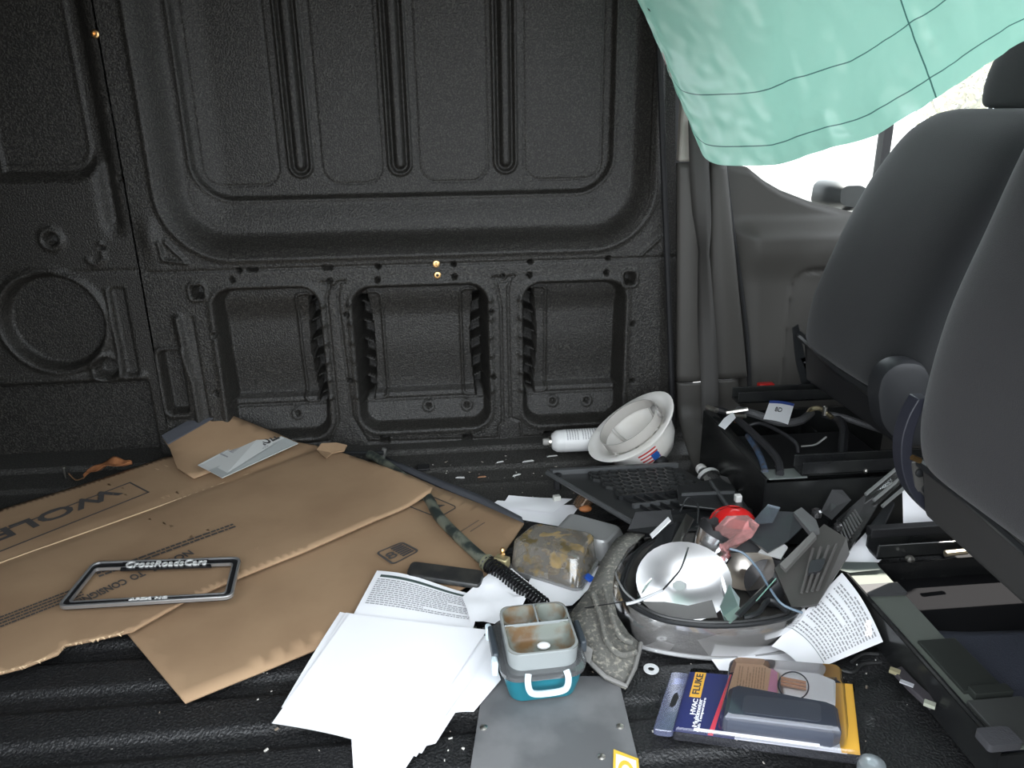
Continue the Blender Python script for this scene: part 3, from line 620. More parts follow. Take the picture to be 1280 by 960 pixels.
obj('wire_end', MB().tube([(0.662,1.796,0.175), (0.674,1.759,0.18)], .007), ZINC, k)
tg = thing('paper_tag', 'white paper tag with blue top band marked BD on the cables', 'tag', (0.783,1.641,0.19))
q = quad((0.75,1.653,0.195), (0.788,1.601,0.2), (0.855,1.716,0.205), (0.804,1.745,0.205))
obj('card', MB().grid(lambda u, v: q(u, v, .003 * math.sin(u * 3)), 6, 6), PAPER, tg, smooth=180)
obj('band', MB().grid(lambda u, v: q(u, .86 + .14 * v, .003 * math.sin(u * 3) + .0008), 6, 1), mat('blue_print', (.03, .07, .30), .6), tg, smooth=180)
obj('lettering', text_mesh(MB(), 'BD', q, .35, .45, .62, .66, (.003, .004)), INK, tg, smooth=0)
bk = thing('belt_buckle', 'red seat belt buckle button low beside the grey door', 'buckle', (0.843,1.86,0.181))
obj('button', MB().box((0.841,1.86,0.203), (.042, .02, .016)), mat('red_button', (.55, .015, .012), .35), bk, bevel=.003)
obj('body', MB().box(tuple(Vector((0.854,1.87,0.179))), (.05, .022, .03)), BLACKM, bk, bevel=.003)

# ================================================================ CARDBOARD, FRAME, POLE, PAPERS
def zwave(a, s, o): return lambda x, y: a * nz(x, y, s, o)
low = thing('cardboard_sheet', 'flat brown cardboard sheet with 8 symbol, lying under the larger sheet', 'cardboard', (-0.263,1.273,0.01), 'flattened cardboard')
lowpts = [(-0.613,1.241,0.012), (-0.442,1.035,0.012), (-0.331,1.095,0.012), (-0.206,1.169,0.012), (-0.079,1.225,0.012), (0.066,1.341,0.012), (0.157,1.533,0.012), (0.062,1.636,0.014), (-0.042,1.736,0.016), (-0.204,1.916,0.018), (-0.504,1.667,0.016), (-0.597,1.387,0.012)]
obj('board', sheet(MB(), lowpts, lambda x, y: .004 + .006 * nz(x, y, 3, 1)), CARD, low, smooth=180, solid=.004)
obj('dark_edge', sheet(MB(), [(-0.206,1.94,0.014), (-0.043,1.761,0.012), (0.063,1.655,0.01), (0.159,1.548,0.008), (0.157,1.581,0.008), (0.062,1.701,0.01), (-0.043,1.802,0.012), (-0.185,1.948,0.014)], None, 1), GREYSTRIP, low, smooth=180, solid=.003)
def print_rr(parent, q, m, th=.05, name='printed_symbol'):
    o_ = MB(); ring_prism(o_, rrect(0, 0, 1, 1, .15), rrect(th, th * 1.4, 1 - th, 1 - th * 1.4, .11), (.0, .0006), q)
    return o_
q8 = quad((-0.118,1.395,0.021), (-0.076,1.443,0.021), (-0.113,1.48,0.021), (-0.171,1.441,0.021))
q8 = quad((-0.17,1.439,0.022), (-0.131,1.388,0.022), (-0.076,1.437,0.022), (-0.115,1.478,0.022))
mb = print_rr(low, q8, INK)
qr = lambda u, v, h=0: q8(1 - v, u, h)
text_mesh(mb, '8', lambda u, v, h=0: q8(1 - v, u, h), .12, .30, .42, .70, (0, .0007))
for i in range(6): mb.prism([(.12 + i * .13, .48), (.20 + i * .13, .48), (.20 + i * .13, .88), (.12 + i * .13, .88)], (0, .0007), q8)
obj('printed_symbol', mb, INK, low, smooth=0)
q9 = quad((-0.112,1.637,0.024), (-0.036,1.568,0.024), (0.009,1.616,0.024), (-0.052,1.679,0.024))
mb = print_rr(low, q9, INK, .03); mb.prism([(.35, .55), (.62, .40), (.66, .82)], (0, .0006), q9)
for k in range(2): mb.prism([(-.0 + .0, 0), (.01, 0), (.01, .02), (0, .02)], (0, .0006), q9)
obj('printed_symbol', mb, INK, low, smooth=0)
for a, b in (((0.008,1.502,0.021), (0.055,1.554,0.021)), ((0.034,1.506,0.021), (0.068,1.542,0.021))):
    obj('printed_line', MB().tube([a, b], .0008, 4), INK, low)

upp = thing('cardboard_sheet', 'largest brown cardboard sheet with upside-down lettering and a fold line', 'cardboard', (-0.635,1.515,0.03), 'flattened cardboard')
ZT = .036
uppts = [(-1.166,1.533,0.036), (-1.058,1.702,0.036), (-0.911,1.826,0.036), (-0.765,1.947,0.04), (-0.605,2.017,0.04), (-0.43,2.012,0.04), (-0.332,1.967,0.04), (-0.264,1.896,0.038), (-0.175,1.811,0.036), (-0.047,1.68,0.034), (-0.055,1.652,0.034), (-0.177,1.559,0.034), (-0.318,1.44,0.034), (-0.429,1.358,0.034), (-0.516,1.287,0.034), (-0.583,1.208,0.034), (-0.639,1.192,0.034), (-0.687,1.18,0.034), (-0.689,1.159,0.034), (-0.73,1.131,0.034), (-0.762,1.119,0.034), (-0.889,1.08,0.034)]
fa, fb = Vector((-0.941,1.47,0.036)), Vector((-0.379,1.96,0.036))
fd = (fb - fa).normalized(); fn_ = Vector((-fd.y, fd.x, 0))
RODL = [(-0.221,1.928,0.03)[:2], (-0.123,1.775,0.03)[:2], (-0.065,1.669,0.03)[:2]]
def up_z(x, y):
    s = (Vector((x, y, 0)) - Vector((fa.x, fa.y, 0))).dot(fn_)
    rd = float(seg_d(np.array(x), np.array(y), RODL))
    return .016 * math.exp(-(rd / .045) ** 2) + .004 * nz(x, y, 2.5, 3) - .004 * math.exp(-(s / .012) ** 2) + .012 * max(0, s)
ub = obj('board', sheet(MB(), uppts, up_z, 9, .022), CARD, upp, smooth=180, solid=.005)
def on_up(p, h=.0012): return Vector((p[0], p[1], .0365 + up_z(p[0], p[1]) + h))
crs = [on_up(fa.lerp(fb, t / 30), .0008) for t in range(-4, 31)]
obj('fold_line', MB().tube(crs, .0016, 6), CARD_EDGE, upp)
# torn white-edged fibre along the ragged rim
rag = MB(); random.seed(5)
rp = [(-0.582,1.206,0.036), (-0.637,1.189,0.036), (-0.686,1.177,0.036), (-0.687,1.156,0.036), (-0.729,1.128,0.036), (-0.761,1.116,0.036)]
for a, b in zip(rp[:-1], rp[1:]):
    a, b = Vector(a), Vector(b); n = 9
    for i in range(n):
        p = a.lerp(b, i / n); L = random.uniform(.001, .006)
        rag.add([p, a.lerp(b, (i + 1) / n), p + Vector((random.uniform(-.004, .004), -L, random.uniform(-.006, .004)))], [(0, 1, 2)])
obj('torn_fibre', rag, CARD_EDGE, upp, smooth=0, kind='stuff')
# lettering, upside down as seen from the door
def flat_map(p_start, p_end, height, lift=.0015):
    """text box whose baseline runs p_start -> p_end on the sheet"""
    a, b = Vector(p_start), Vector(p_end); d = b - a; n = Vector((-d.y, d.x, 0)).normalized() * height
    return lambda u, v, h=0: on_up(a + d * u + n * v, lift + h)
mW = flat_map((-0.821,1.817,0.037), (-1.03,1.588,0.037), .062)
obj('lettering', text_mesh(MB(), 'WOLF', mW, .10, .05, 1.0, .95, (0, .0005), .02), INK, upp, smooth=0)
mb = MB(); mB = flat_map((-0.799,1.81,0.037), (-1.019,1.567,0.037), .078)
ring_prism(mb, [(0, -.1), (1.3, -.1), (1.3, 1.08), (0, 1.08)], [(.012, -.05), (1.288, -.05), (1.288, 1.03), (.012, 1.03)], (0, .0005), mB)
obj('lettering_border', mb, INK, upp, smooth=0)
mN = flat_map((-0.56,1.466,0.037), (-0.729,1.304,0.037), .026)
mb = text_mesh(MB(), 'NOTICE', mN, .0, .05, .36, .95, (0, .0005), .02); text_mesh(mb, 'TO', mN, .43, .05, .54, .95, (0, .0005), .02); text_mesh(mb, 'CONSIGNEE', mN, .58, .05, 1.0, .95, (0, .0005), .02)
obj('lettering', mb, INK, upp, smooth=0)
mP = flat_map((-0.497,1.572,0.037), (-0.721,1.4,0.037), .026); obj('printed_lines', dashes(MB(), mP, 0, 0, 1, 1, 2, .0003, .55, (.02, .06), .008, 4), INK, upp, smooth=0)
mP = flat_map((-0.736,1.354,0.037), (-0.848,1.266,0.037), .042); obj('printed_lines', dashes(MB(), mP, 0, 0, 1, 1, 4, .0003, .5, (.02, .06), .008, 5), INK, upp, smooth=0)
# bent-up flap with shipping label
fl = thing('cardboard_flap', 'small bent-up brown cardboard flap with white shipping label, beneath the black wall', 'cardboard', (-0.658,1.828,0.04))
fq = [(-0.774,1.983,0.085), (-0.745,1.945,0.07), (-0.7,1.855,0.052), (-0.643,1.797,0.05), (-0.552,1.889,0.05), (-0.42,1.983,0.052), (-0.479,2.004,0.075), (-0.647,2.073,0.125)]
obj('board', sheet(MB(), fq, None, 3), CARD, fl, smooth=180, solid=.004)
obj('grey_edge', MB().loft([[(-0.772,1.978,0.087), (-0.656,2.075,0.127), (-0.628,2.047,0.122), (-0.749,1.948,0.078)], [(-0.775,1.984,0.092), (-0.659,2.081,0.132), (-0.623,2.049,0.126), (-0.748,1.952,0.081)]]), GREYSTRIP, fl, smooth=0)
lq = quad((-0.65,1.858,0.054), (-0.567,1.774,0.054), (-0.414,1.962,0.056), (-0.512,2.026,0.075))
SILV = mat('silver_label', (.42, .44, .43), .55)
lb = obj('shipping_label', MB().prism([(0, 0), (1, 0), (1, 1), (0, 1)], (.001, .002), lq), mat('white_label', (.62, .63, .61), .5), fl, smooth=0)
obj('grey_half', MB().prism([(.45, 0), (1, 0), (1, 1), (.62, 1)], (.0022, .003), lq), SILV, lb, smooth=0)
mb = MB(); random.seed(2)
for i in range(16): mb.prism([(.12 + .0, .40 + i * .011), (.34, .40 + i * .011), (.34, .40 + i * .011 + random.uniform(.003, .008)), (.12, .40 + i * .011 + .005)], (.0022, .0032), lq)
ring_prism(mb, [(.02, .30), (.36, .30), (.36, .62), (.02, .62)], [(.04, .32), (.34, .32), (.34, .60), (.04, .60)], (.0022, .003), lq)
dashes(mb, lambda u, v, h=0: lq(.45 + .2 * v, .35 + .4 * u, .0035), 0, 0, 1, 1, 3, .0035, .5, (.05, .1), .02, 8)
obj('barcode', mb, PRINT, lb, smooth=0)
obj('lettering', text_mesh(MB(), 'NO22', lambda u, v, h=0: lq(.55 - .42 * v, .68 + .28 * u, .0032 + h), 0, 0, 1, .8, (0, .0005), .03), INK, lb, smooth=0)
# torn cardboard bit and rod end beyond the sheet
obj('cardboard_scrap', sheet(MB(), [(-0.361,1.932,0.05), (-0.349,1.946,0.062), (-0.31,1.947,0.062), (-0.28,1.936,0.058), (-0.286,1.914,0.052), (-0.318,1.911,0.048), (-0.329,1.886,0.046)], None, 2), CARD, smooth=0, solid=.004, label='small torn cardboard scrap at the far rim of the largest sheet', cat='cardboard')

# ---- licence plate frame
lf = thing('license_plate_frame', 'black and chrome licence plate frame lying on the largest cardboard sheet', 'plate frame', (-0.578,1.343,0.04))
fz = [(-0.735,1.27,0.046), (-0.421,1.267,0.046), (-0.437,1.404,0.046), (-0.73,1.419,0.046)]
qf = quad(*fz)
mb = MB(); ring_prism(mb, rrect(0, 0, 1, 1, .05, 5, .09), rrect(.045, .10, .955, .85, .02, 5, .04), (-.002, .005), qf)
fr = obj('frame_body', mb, mat('frame_black', (.012, .012, .013), .25), lf, bevel=.0015)
mb = MB(); ring_prism(mb, rrect(-.004, -.008, 1.004, 1.008, .052, 5, .095), rrect(.012, .025, .988, .975, .045, 5, .08), (.0, .0075), qf)
obj('chrome_rim', mb, mat('chrome_dull', (.42, .42, .42), .32, .75), lf, bevel=.001)
mb = MB(); ring_prism(mb, rrect(.040, .09, .960, .86, .022, 5, .045), rrect(.048, .105, .952, .845, .02, 5, .04), (.0, .0065), qf); obj('chrome_inner_rim', mb, MATS['chrome_dull'], lf)
obj('name_band', MB().prism([(.22, .78), (.82, .78), (.78, .99), (.20, .99)], (.003, .0062), qf), MATS['frame_black'], lf, smooth=0)
LET = mat('silver_lettering', (.75, .75, .73), .35, .3)
obj('lettering', text_mesh(MB(), 'CrossRoadsCars', qf, .24, .82, .78, .965, (.006, .009), .01), LET, lf, smooth=0)
obj('lettering', text_mesh(MB(), 'APEX, NC', qf, .40, .025, .62, .085, (.005, .0085), .02), LET, lf, smooth=0)

# ---- pole with spring
pl = thing('prop_rod', 'scuffed olive-grey rod with black coil spring, lying across the cardboard', 'rod', (-0.015,1.529,0.02))
ROD = mat('scuffed_olive_metal', (.15, .16, .125), .5, .2, col2=(.03, .038, .035), nscale=26, ncut=(.45, .58), detail=8)
rodp = smooth_path([(-0.22,1.919,0.034), (-0.187,1.875,0.034), (-0.122,1.767,0.034), (-0.064,1.661,0.034), (-0.036,1.561,0.034), (0.01,1.457,0.034), (0.049,1.38,0.034), (0.067,1.348,0.034)], 6)
obj('shaft', MB().tube(rodp, [.012 - .002 * abs(math.sin(i * .35)) * 0 for i in range(len(rodp))], 12), ROD, pl)
a, b = Vector((0.064,1.354,0.034)), Vector((0.163,1.211,0.026)); ax = (b - a).normalized(); e1 = ax.cross(Vector((0, 0, 1))).normalized(); e2 = e1.cross(ax)
N = 21; hel = [a + (b - a) * (i / (N * 10)) + .0165 * (1 - .25 * (i / (N * 10))) * (math.cos(i * .2 * math.pi) * e1 + math.sin(i * .2 * math.pi) * e2) for i in range(N * 10 + 1)]
obj('coil_spring', MB().tube(hel, .0024, 6), mat('black_spring_steel', (.012, .012, .013), .25, .3), pl)
obj('core', MB().tube([a, b], .006, 8), BLACKM, pl)
obj('collar', MB().tube([a - ax * .006, a + ax * .004], .018, 14), mat('worn_brass_green', (.30, .30, .20), .5, .6), pl)
fx = obj('grease_fitting', MB().lathe([(.006, -.012), (.006, .0), (.004, .002), (.004, .006), (.0055, .008), (.003, .013)], Matrix.Translation((0.095,1.361,0.05)), 10), BRASS, pl)
obj('clevis', MB().box((0.092,1.347,0.04), (.030, .02, .022), Matrix.Rotation(-.6, 3, 'Z')), mat('yellow_zinc', (.42, .36, .20), .45, .7), pl, bevel=.003)
rb = thing('rod_bracket', 'dark steel bracket at the far end of the olive rod', 'bracket', (-0.204,1.97,0.01))
obj('bar', MB().tube([(-0.296,1.948,0.03), (-0.181,1.912,0.04)], .006), BLACKP, rb); obj('pin', MB().tube([(-0.187,1.915,0.02), (-0.179,1.921,0.05)], .007), mat('grey_steel', (.2, .2, .19), .45, .8), rb)

# ---- dirty black phone-like slab
ph = thing('phone', 'dirty black rounded phone lying on cardboard above the printed page', 'phone', (-0.026,1.345,0.016))
qp = quad((-0.102,1.333,0.028), (0.044,1.278,0.028), (0.056,1.329,0.028), (-0.092,1.381,0.028))
obj('body', MB().loft([[qp(.5 + (u - .5) * k, .5 + (v - .5) * k2, h) for u, v in rrect(0, 0, 1, 1, .06, 5, .28)] for k, k2, h in ((.97, .9, -.006), (1, 1, -.003), (1, 1, .003), (.98, .93, .006))]), mat('dusty_black', (.012, .013, .014), .35, col2=(.035, .034, .03), nscale=40), ph)
obj('raised_lip', MB().prism(rrect(.02, .06, .98, .94, .06, 5, .25), (.0065, .0072), qp), mat('dusty_black2', (.02, .02, .02), .5, col2=(.04, .038, .033), nscale=30), ph)

# ---- papers
def paper(name, label, c, curl=None, m=PAPER, n=14, grp=None, cat='paper'):
    q = quad(*c); cf = curl or (lambda u, v: 0)
    return obj(name, MB().grid(lambda u, v: q(u, v, cf(u, v)), n, n), m, smooth=180, label=label, cat=cat, group=grp), q
G = 'blank papers in the foreground pile'
ps = [
 ('undermost blank sheet of the foreground pile, a corner poking out at the bottom', [(-0.159,0.869,0.012), (-0.093,0.854,0.012), (0.053,1.141,0.012), (-0.209,1.192,0.012)], lambda u, v: .001 * math.sin(u * 3)),
 ('blank sheet in the foreground pile whose curled right side reaches the lunch box', [(-0.146,0.886,0.014), (-0.042,0.908,0.014), (0.065,1.108,0.016), (-0.196,1.214,0.015)], lambda u, v: .004 * max(0, u - .7) + .002 * math.sin(v * 3.1) * u),
 ('blank sheet in the foreground pile showing a thin step along the left edge', [(-0.284,1.001,0.021), (-0.07,0.882,0.019), (0.066,1.113,0.022), (-0.221,1.242,0.02)], lambda u, v: .003 * math.sin(v * 3.1)),
 ('blank sheet second from the top of the foreground pile, curling at the right', [(-0.283,0.983,0.024), (-0.062,0.883,0.023), (0.061,1.132,0.025), (-0.209,1.233,0.024)], lambda u, v: .002 * math.sin(u * 4) + .004 * max(0, u - .6) * (1 - v)),
 ('topmost large blank white sheet of the foreground pile, wavy lower edge', [(-0.29,0.96,0.027), (-0.087,0.878,0.026), (0.05,1.145,0.028), (-0.201,1.223,0.027)], lambda u, v: .007 * math.sin(u * 3.14) * (1 - v) ** 2 + .006 * max(0, u - .75) + .0015),
]
for i, (lb_, c, cf) in enumerate(ps): paper('paper_sheet', lb_, c, cf, grp=G)
o, q = paper('paper_sheet', 'blank sheet with torn right corner tucked beside the lunch box latch', [(-0.042,0.956,0.014), (0.017,0.967,0.014), (0.065,1.032,0.016), (0.045,1.145,0.018)], lambda u, v: .006 * math.sin(u * 3.1), grp=G)
o, q = paper('printed_page', 'white page of small print with dark wavy header, on the cardboard', [(-0.196,1.214,0.026), (0.023,1.151,0.024), (0.048,1.262,0.026), (-0.161,1.365,0.026)], lambda u, v: .006 * math.sin(u * 5.5) * v, n=20)
cf = lambda u, v: .006 * math.sin(u * 5.5) * v
qq = lambda u, v, h=0: q(u, v, cf(u, v) + .001 + h)
obj('header_band', MB().grid(lambda u, v: qq(.06 + .92 * u, .86 + .055 * v), 24, 1), PRINTD, o, smooth=180)
obj('printed_lines', dashes(MB(), qq, .05, .28, .97, .83, 13, .0002, .45, (.015, .05), .008, 11), PRINT, o, smooth=0)
# crumpled papers between page and lunch box
def crumple(name, label, pts, z, amp, seed, grp=None):
    mb = MB(); sheet(mb, pts, lambda x, y: z + amp * abs(nz(x, y, 22, seed)) + amp * .5 * nz(x, y, 45, seed), 6)
    return obj(name, mb, PAPER, smooth=25, label=label, cat='paper', group=grp)
crumple('crumpled_paper', 'crumpled white paper under the coil spring, left of the lunch box', [(0.008,1.255,0.016), (0.066,1.329,0.016), (0.112,1.344,0.016), (0.149,1.27,0.016), (0.115,1.21,0.016), (0.069,1.156,0.016), (0.021,1.178,0.016)], .008, .014, 3)
crumple('crumpled_paper', 'creased white paper beneath the moldy clear food container', [(0.129,1.271,0.008), (0.159,1.351,0.008), (0.293,1.381,0.008), (0.292,1.316,0.008), (0.216,1.223,0.008), (0.177,1.222,0.008)], .004, .008, 5)
paper('paper_sheet', 'white sheet lying behind the food containers, near the cardboard rim', [(0.061,1.615,0.004), (0.249,1.533,0.004), (0.303,1.626,0.004), (0.107,1.673,0.004)], lambda u, v: .0015 * math.sin(u * 5 + v * 2))
paper('paper_sheet', 'small upper white sheet behind the food containers, overlapping another', [(0.11,1.633,0.008), (0.23,1.592,0.008), (0.289,1.653,0.008), (0.136,1.692,0.008)], lambda u, v: .0015 * math.sin(u * 4 - v * 3))
obj('metal_tab', MB().box((0.057,1.157,0.02), (.030, .012, .006)), mat('grey_tab', (.16, .16, .16), .5, .5), label='small grey metal tab sticking out beside crumpled paper', cat='metal tab')
# papers on the right
o, q = paper('invoice_page', 'white invoice page full of table lines, propped beside the headlamp', [(0.572,0.997,0.012), (0.727,1.039,0.03), (0.712,1.168,0.085), (0.532,1.048,0.03)], lambda u, v: .012 * math.sin(v * 3.1), n=20)
o.data.materials[0] = PAPER
cf2 = lambda u, v: .012 * math.sin(v * 3.1) + .001
qi = lambda u, v, h=0: q(u, v, cf2(u, v) + h)
obj('printed_lines', dashes(MB(), lambda u, v, h=0: qi(.26 + .70 * v, u, h), .08, 0, .92, 1, 18, .0002, .42, (.02, .09), .02, 21, .7), PRINT, o, smooth=0)
mb = MB()
for uu in (.24,): mb.grid(lambda a_, b_: qi(uu + .006 * a_, .05 + .9 * b_, .0003), 1, 10)
obj('ruled_line', mb, PRINTD, o, smooth=0)
paper('paper_sheet', 'white sheet sticking out beneath the front of the headlamp', [(0.439,1.005,0.004), (0.582,1.034,0.004), (0.607,1.145,0.006), (0.423,1.108,0.006)], lambda u, v: .003 * math.sin(u * 4))
paper('paper_sheet', 'sunlit white sheet standing between the two seats behind the rail', [(0.906,1.281,0.05), (1.028,1.304,0.05), (1.04,1.332,0.12), (0.932,1.361,0.16)], lambda u, v: .004 * math.sin(u * 3))
paper('paper_sheet', 'bright white sheet tucked under the nearest seat box corner plate', [(0.748,1.239,0.06), (0.822,1.23,0.06), (0.91,1.288,0.075), (0.863,1.328,0.085)], lambda u, v: .006 * math.sin(v * 3))
obj('paper_scrap', sheet(MB(), [(0.325,1.103,0.006), (0.342,1.086,0.006), (0.367,1.086,0.006), (0.379,1.1,0.006), (0.357,1.115,0.006)], None, 1), PAPER, smooth=0, label='small white paper scrap under the grey bracket and headlamp', cat='paper')

# ================================================================ FOREGROUND: PLATE, LUNCH BOX, BLISTER PACK, BRACKET, CONTAINERS
fp = thing('floor_plate', 'grey worn metal plate riveted to the floor under the lunch box', 'metal plate', (0.134,0.915,0.004))
qp = quad((0.002,0.828,0.01), (0.248,0.802,0.01), (0.26,1.027,0.01), (0.039,1.051,0.01))
obj('plate', MB().prism([(0, 0), (1, 0), (1, 1), (0, 1)], (-.003, 0), qp), mat('worn_grey_plate', (.125, .127, .13), .5, .2, col2=(.19, .19, .192), nscale=9, ncut=(.42, .62), detail=8, bump=(40, .1, .002)), fp, smooth=0)
for c in ((0.031,0.937,0.01), (0.239,0.917,0.01), (0.199,0.862,0.01)):
    obj('rivet', MB().lathe([(.006, 0), (.006, .001), (.003, .003), (.0005, .0034)], Matrix.Translation(c), 12), ZINC, fp)
st = thing('sticker', 'yellow and white square sticker at the bottom edge on the plate', 'sticker', (0.234,0.844,0.011))
qs = quad((0.203,0.805,0.012), (0.24,0.797,0.012), (0.251,0.851,0.012), (0.219,0.872,0.012))
obj('yellow_border', MB().prism([(0, 0), (1, 0), (1, 1), (0, 1)], (0, .0006), qs), mat('sticker_yellow', (.72, .46, .05), .5), st, smooth=0)
obj('white_face', MB().prism([(.1, .08), (.9, .08), (.9, .9), (.1, .9)], (.0006, .0009), qs), mat('sticker_white', (.75, .74, .68), .5), st, smooth=0)
mb = MB(); ring_prism(mb, [(.5 + .32 * math.cos(a * .314), .45 + .34 * math.sin(a * .314)) for a in range(20)], [(.5 + .20 * math.cos(a * .314), .45 + .22 * math.sin(a * .314)) for a in range(20)], (.0009, .0012), qs)
obj('printed_ring', mb, MATS['sticker_yellow'], st, smooth=0)

# ---- lunch box
lbx = thing('lunch_box', 'teal lunch box with open grey three-compartment tray and white handle', 'lunch box', (.128, 1.04, .011))
LC = Vector((.128, 1.043, .011)); RZ = Matrix.Rotation(math.radians(3), 3, 'Z')
def LM(u, v, h=0): return LC + RZ @ Vector((u, v, h))
def rr_loft(specs, inner=None):
    """specs: (half width, half depth, corner radius, height)"""
    return [[LM(u, v, h) for u, v in rrect(-a, -b, a, b, r, 6)] for a, b, r, h in specs]
TEAL = mat('teal_plastic', (.012, .135, .175), .35); GREYT = mat('grey_tray_plastic', (.25, .27, .27), .4)
RUST = mat('stained_tray', (.185, .205, .18), .45, col2=(.15, .085, .035), nscale=24, ncut=(.44, .62), detail=8)
obj('base', MB().loft(rr_loft([(.048, .052, .02, 0), (.054, .058, .022, .002), (.061, .067, .026, .030), (.064, .070, .028, .052)])), TEAL, lbx)
obj('lid_rim', MB().loft(rr_loft([(.064, .070, .028, .0525), (.069, .075, .030, .053), (.070, .076, .030, .062), (.066, .072, .028, .064), (.060, .066, .026, .0645)])), clear_mat('smoky_clear_rim', (.62, .64, .65), .12, .12, milky=.35, milk_col=(.35, .36, .37)), lbx)
# tray with hollow compartments
o_, wd, hd, hb, ht = [], .0575, .0645, .060, .096
tr = MB().loft(rr_loft([(wd - .002, hd - .002, .024, .064), (wd, hd, .024, ht - .001), (wd - .001, hd - .001, .024, ht)]), caps=(True, False))
cells = [(-wd + .005, .014, .002, hd - .005), (.006, .014, wd - .005, hd - .005), (-wd + .005, -hd + .005, wd - .005, .010)]
tray = obj('tray', tr, GREYT, lbx)
# rim surface around the cells, built as strips
mb = MB(); z = ht
def strip(u0, v0, u1, v1): mb.box(LM((u0 + u1) / 2, (v0 + v1) / 2, z - .010), (u1 - u0, v1 - v0, .022), RZ)
strip(.0015, .012, .0045, hd - .004); strip(-wd + .004, .0095, wd - .004, .0125)
obj('divider', mb, GREYT, tray, smooth=0, bevel=.001)
for i, (u0, v0, u1, v1) in enumerate(cells):
    mb = MB(); r = .016
    mb.loft([[LM(u, v, h) for u, v in rrect(u0 + k, v0 + k, u1 - k, v1 - k, r, 6)] for k, h in ((-.0035, ht), (0, ht - .001), (.001, ht - .006), (.004, ht - .024), (.010, ht - .030))], caps=(False, True))
    obj('compartment', mb, RUST, tray, smooth=60)
# the rims between rounded cells
mb = MB(); mb.loft(rr_loft([(wd - .001, hd - .001, .024, ht), (wd - .004, hd - .004, .022, ht + .0004)]), caps=(False, False)); obj('tray_lip', mb, mat('tray_lip_grey', (.24, .25, .24), .4), tray)
obj('pill', MB().ball(LM(.006, -.020, ht - .022), (.011, .008, .005), 14, 7), mat('white_dot', (.85, .85, .84), .4), lbx, label='small white oval knob')
HAND = mat('white_handle', (.62, .72, .76), .4)
hp = [LM(-.028, -.073, .066), LM(-.030, -.080, .058), LM(-.028, -.083, .044), LM(-.020, -.083, .036), LM(.0, -.083, .034), LM(.024, -.083, .036), LM(.032, -.083, .044), LM(.034, -.080, .058), LM(.032, -.073, .066)]
obj('handle', MB().tube(smooth_path(hp, 4), .0052, 8), HAND, lbx)
obj('side_clip', MB().box(LM(-.073, .01, .062), (.010, .075, .022), RZ), mat('dark_clip', (.045, .055, .065), .4), lbx, bevel=.003)
obj('side_clip', MB().box(LM(.073, .01, .062), (.010, .06, .022), RZ), mat('dark_clip', (.045, .055, .065), .4), lbx, bevel=.003)
for vv, L in ((.052, .016), (-.034, .02)): obj('clip_hinge', MB().box(LM(-.076, vv, .056), (.010, L, .026), RZ), HAND, lbx, bevel=.003)

# ---- multimeter in blister pack
bl = thing('multimeter_pack', 'multimeter in clear blister pack with navy card, front right', 'multimeter', (0.453,0.914,0.004))
qb = quad((0.282,0.89,0.012), (0.565,0.807,0.012), (0.629,0.951,0.012), (0.348,1.015,0.012))
NAVY = mat('navy_card', (.016, .022, .115), .45); YEL = mat('yellow_card', (.78, .42, .05), .5)
CLEAR = clear_mat('clear_blister', (.97, .97, 1), .03, .05, milky=.03, milk_col=(.8, .8, .95))
obj('hang_tab', MB().prism(rrect(0, .02, .10, .98, .03), (.0, .012), qb), clear_mat('blue_clear_plastic', (.55, .60, .85), .10, .1, milky=.35, milk_col=(.35, .38, .62)), bl, bevel=.002)
obj('hang_hole', MB().prism([(.045, .40), (.06, .38), (.075, .42), (.08, .55), (.065, .62), (.05, .58)], (.0122, .013), qb), BLACKM, bl, smooth=0)
obj('card', MB().prism([(.10, .02), (.40, .02), (.40, .98), (.10, .98)], (.013, .014), qb), NAVY, bl, smooth=0)
obj('card_white', MB().prism([(.40, .02), (.93, .02), (.93, .98), (.40, .98)], (.013, .014), qb), mat('white_card', (.72, .73, .76), .4), bl, smooth=0)
obj('card_yellow', MB().prism([(.905, .02), (.99, .02), (.99, .98), (.84, .98)], (.0142, .015), qb), YEL, bl, smooth=0)
obj('red_stripe', MB().prism([(.27, .02), (.295, .02), (.335, .98), (.325, .98)], (.0142, .015), qb), mat('red_print', (.75, .06, .10), .5), bl, smooth=0)
lab = obj('brand_label', MB().prism([(.135, .56), (.195, .56), (.195, .97), (.135, .97)], (.0142, .0155), qb), YEL, bl, smooth=0)
up_map = lambda u0, du: (lambda a_, b_, h=0: qb(u0 + du * (1 - b_), a_, .0157 + h))
obj('lettering', text_mesh(MB(), 'FLUKE', up_map(.145, .038), .60, 0, .94, 1, (0, .0006), .02), INK, lab, smooth=0)
WHT = mat('white_print', (.85, .85, .9), .5)
for s_, u0, du, v0, v1 in (('HVAC', .160, .026, .28, .52), ('Multimeter', .186, .024, .10, .53), ('with Temperature', .211, .019, .03, .55)):
    obj('lettering', text_mesh(MB(), s_, up_map(u0, du), v0, 0, v1, 1, (0, .0006), .02), WHT, bl, smooth=0)
bodyp = [(.335, .10), (.34, .52), (.37, .56), (.60, .50), (.70, .47), (.84, .44), (.885, .40), (.895, .10), (.86, .05), (.70, .075), (.60, .06), (.45, .07), (.36, .06)]
mtr = obj('meter_body', MB().loft([[qb(.615 + (u - .615) * k, .3 + (v - .3) * k, h) for u, v in bodyp] for k, h in ((.97, .015), (1, .02), (1, .040), (.93, .047))]), mat('meter_charcoal', (.055, .066, .088), .35), bl)
obj('screen_recess', MB().prism(rrect(.42, .14, .80, .40, .03, 5, .06), (.0475, .0485), qb), mat('meter_grey', (.09, .10, .12), .3), mtr, smooth=0)
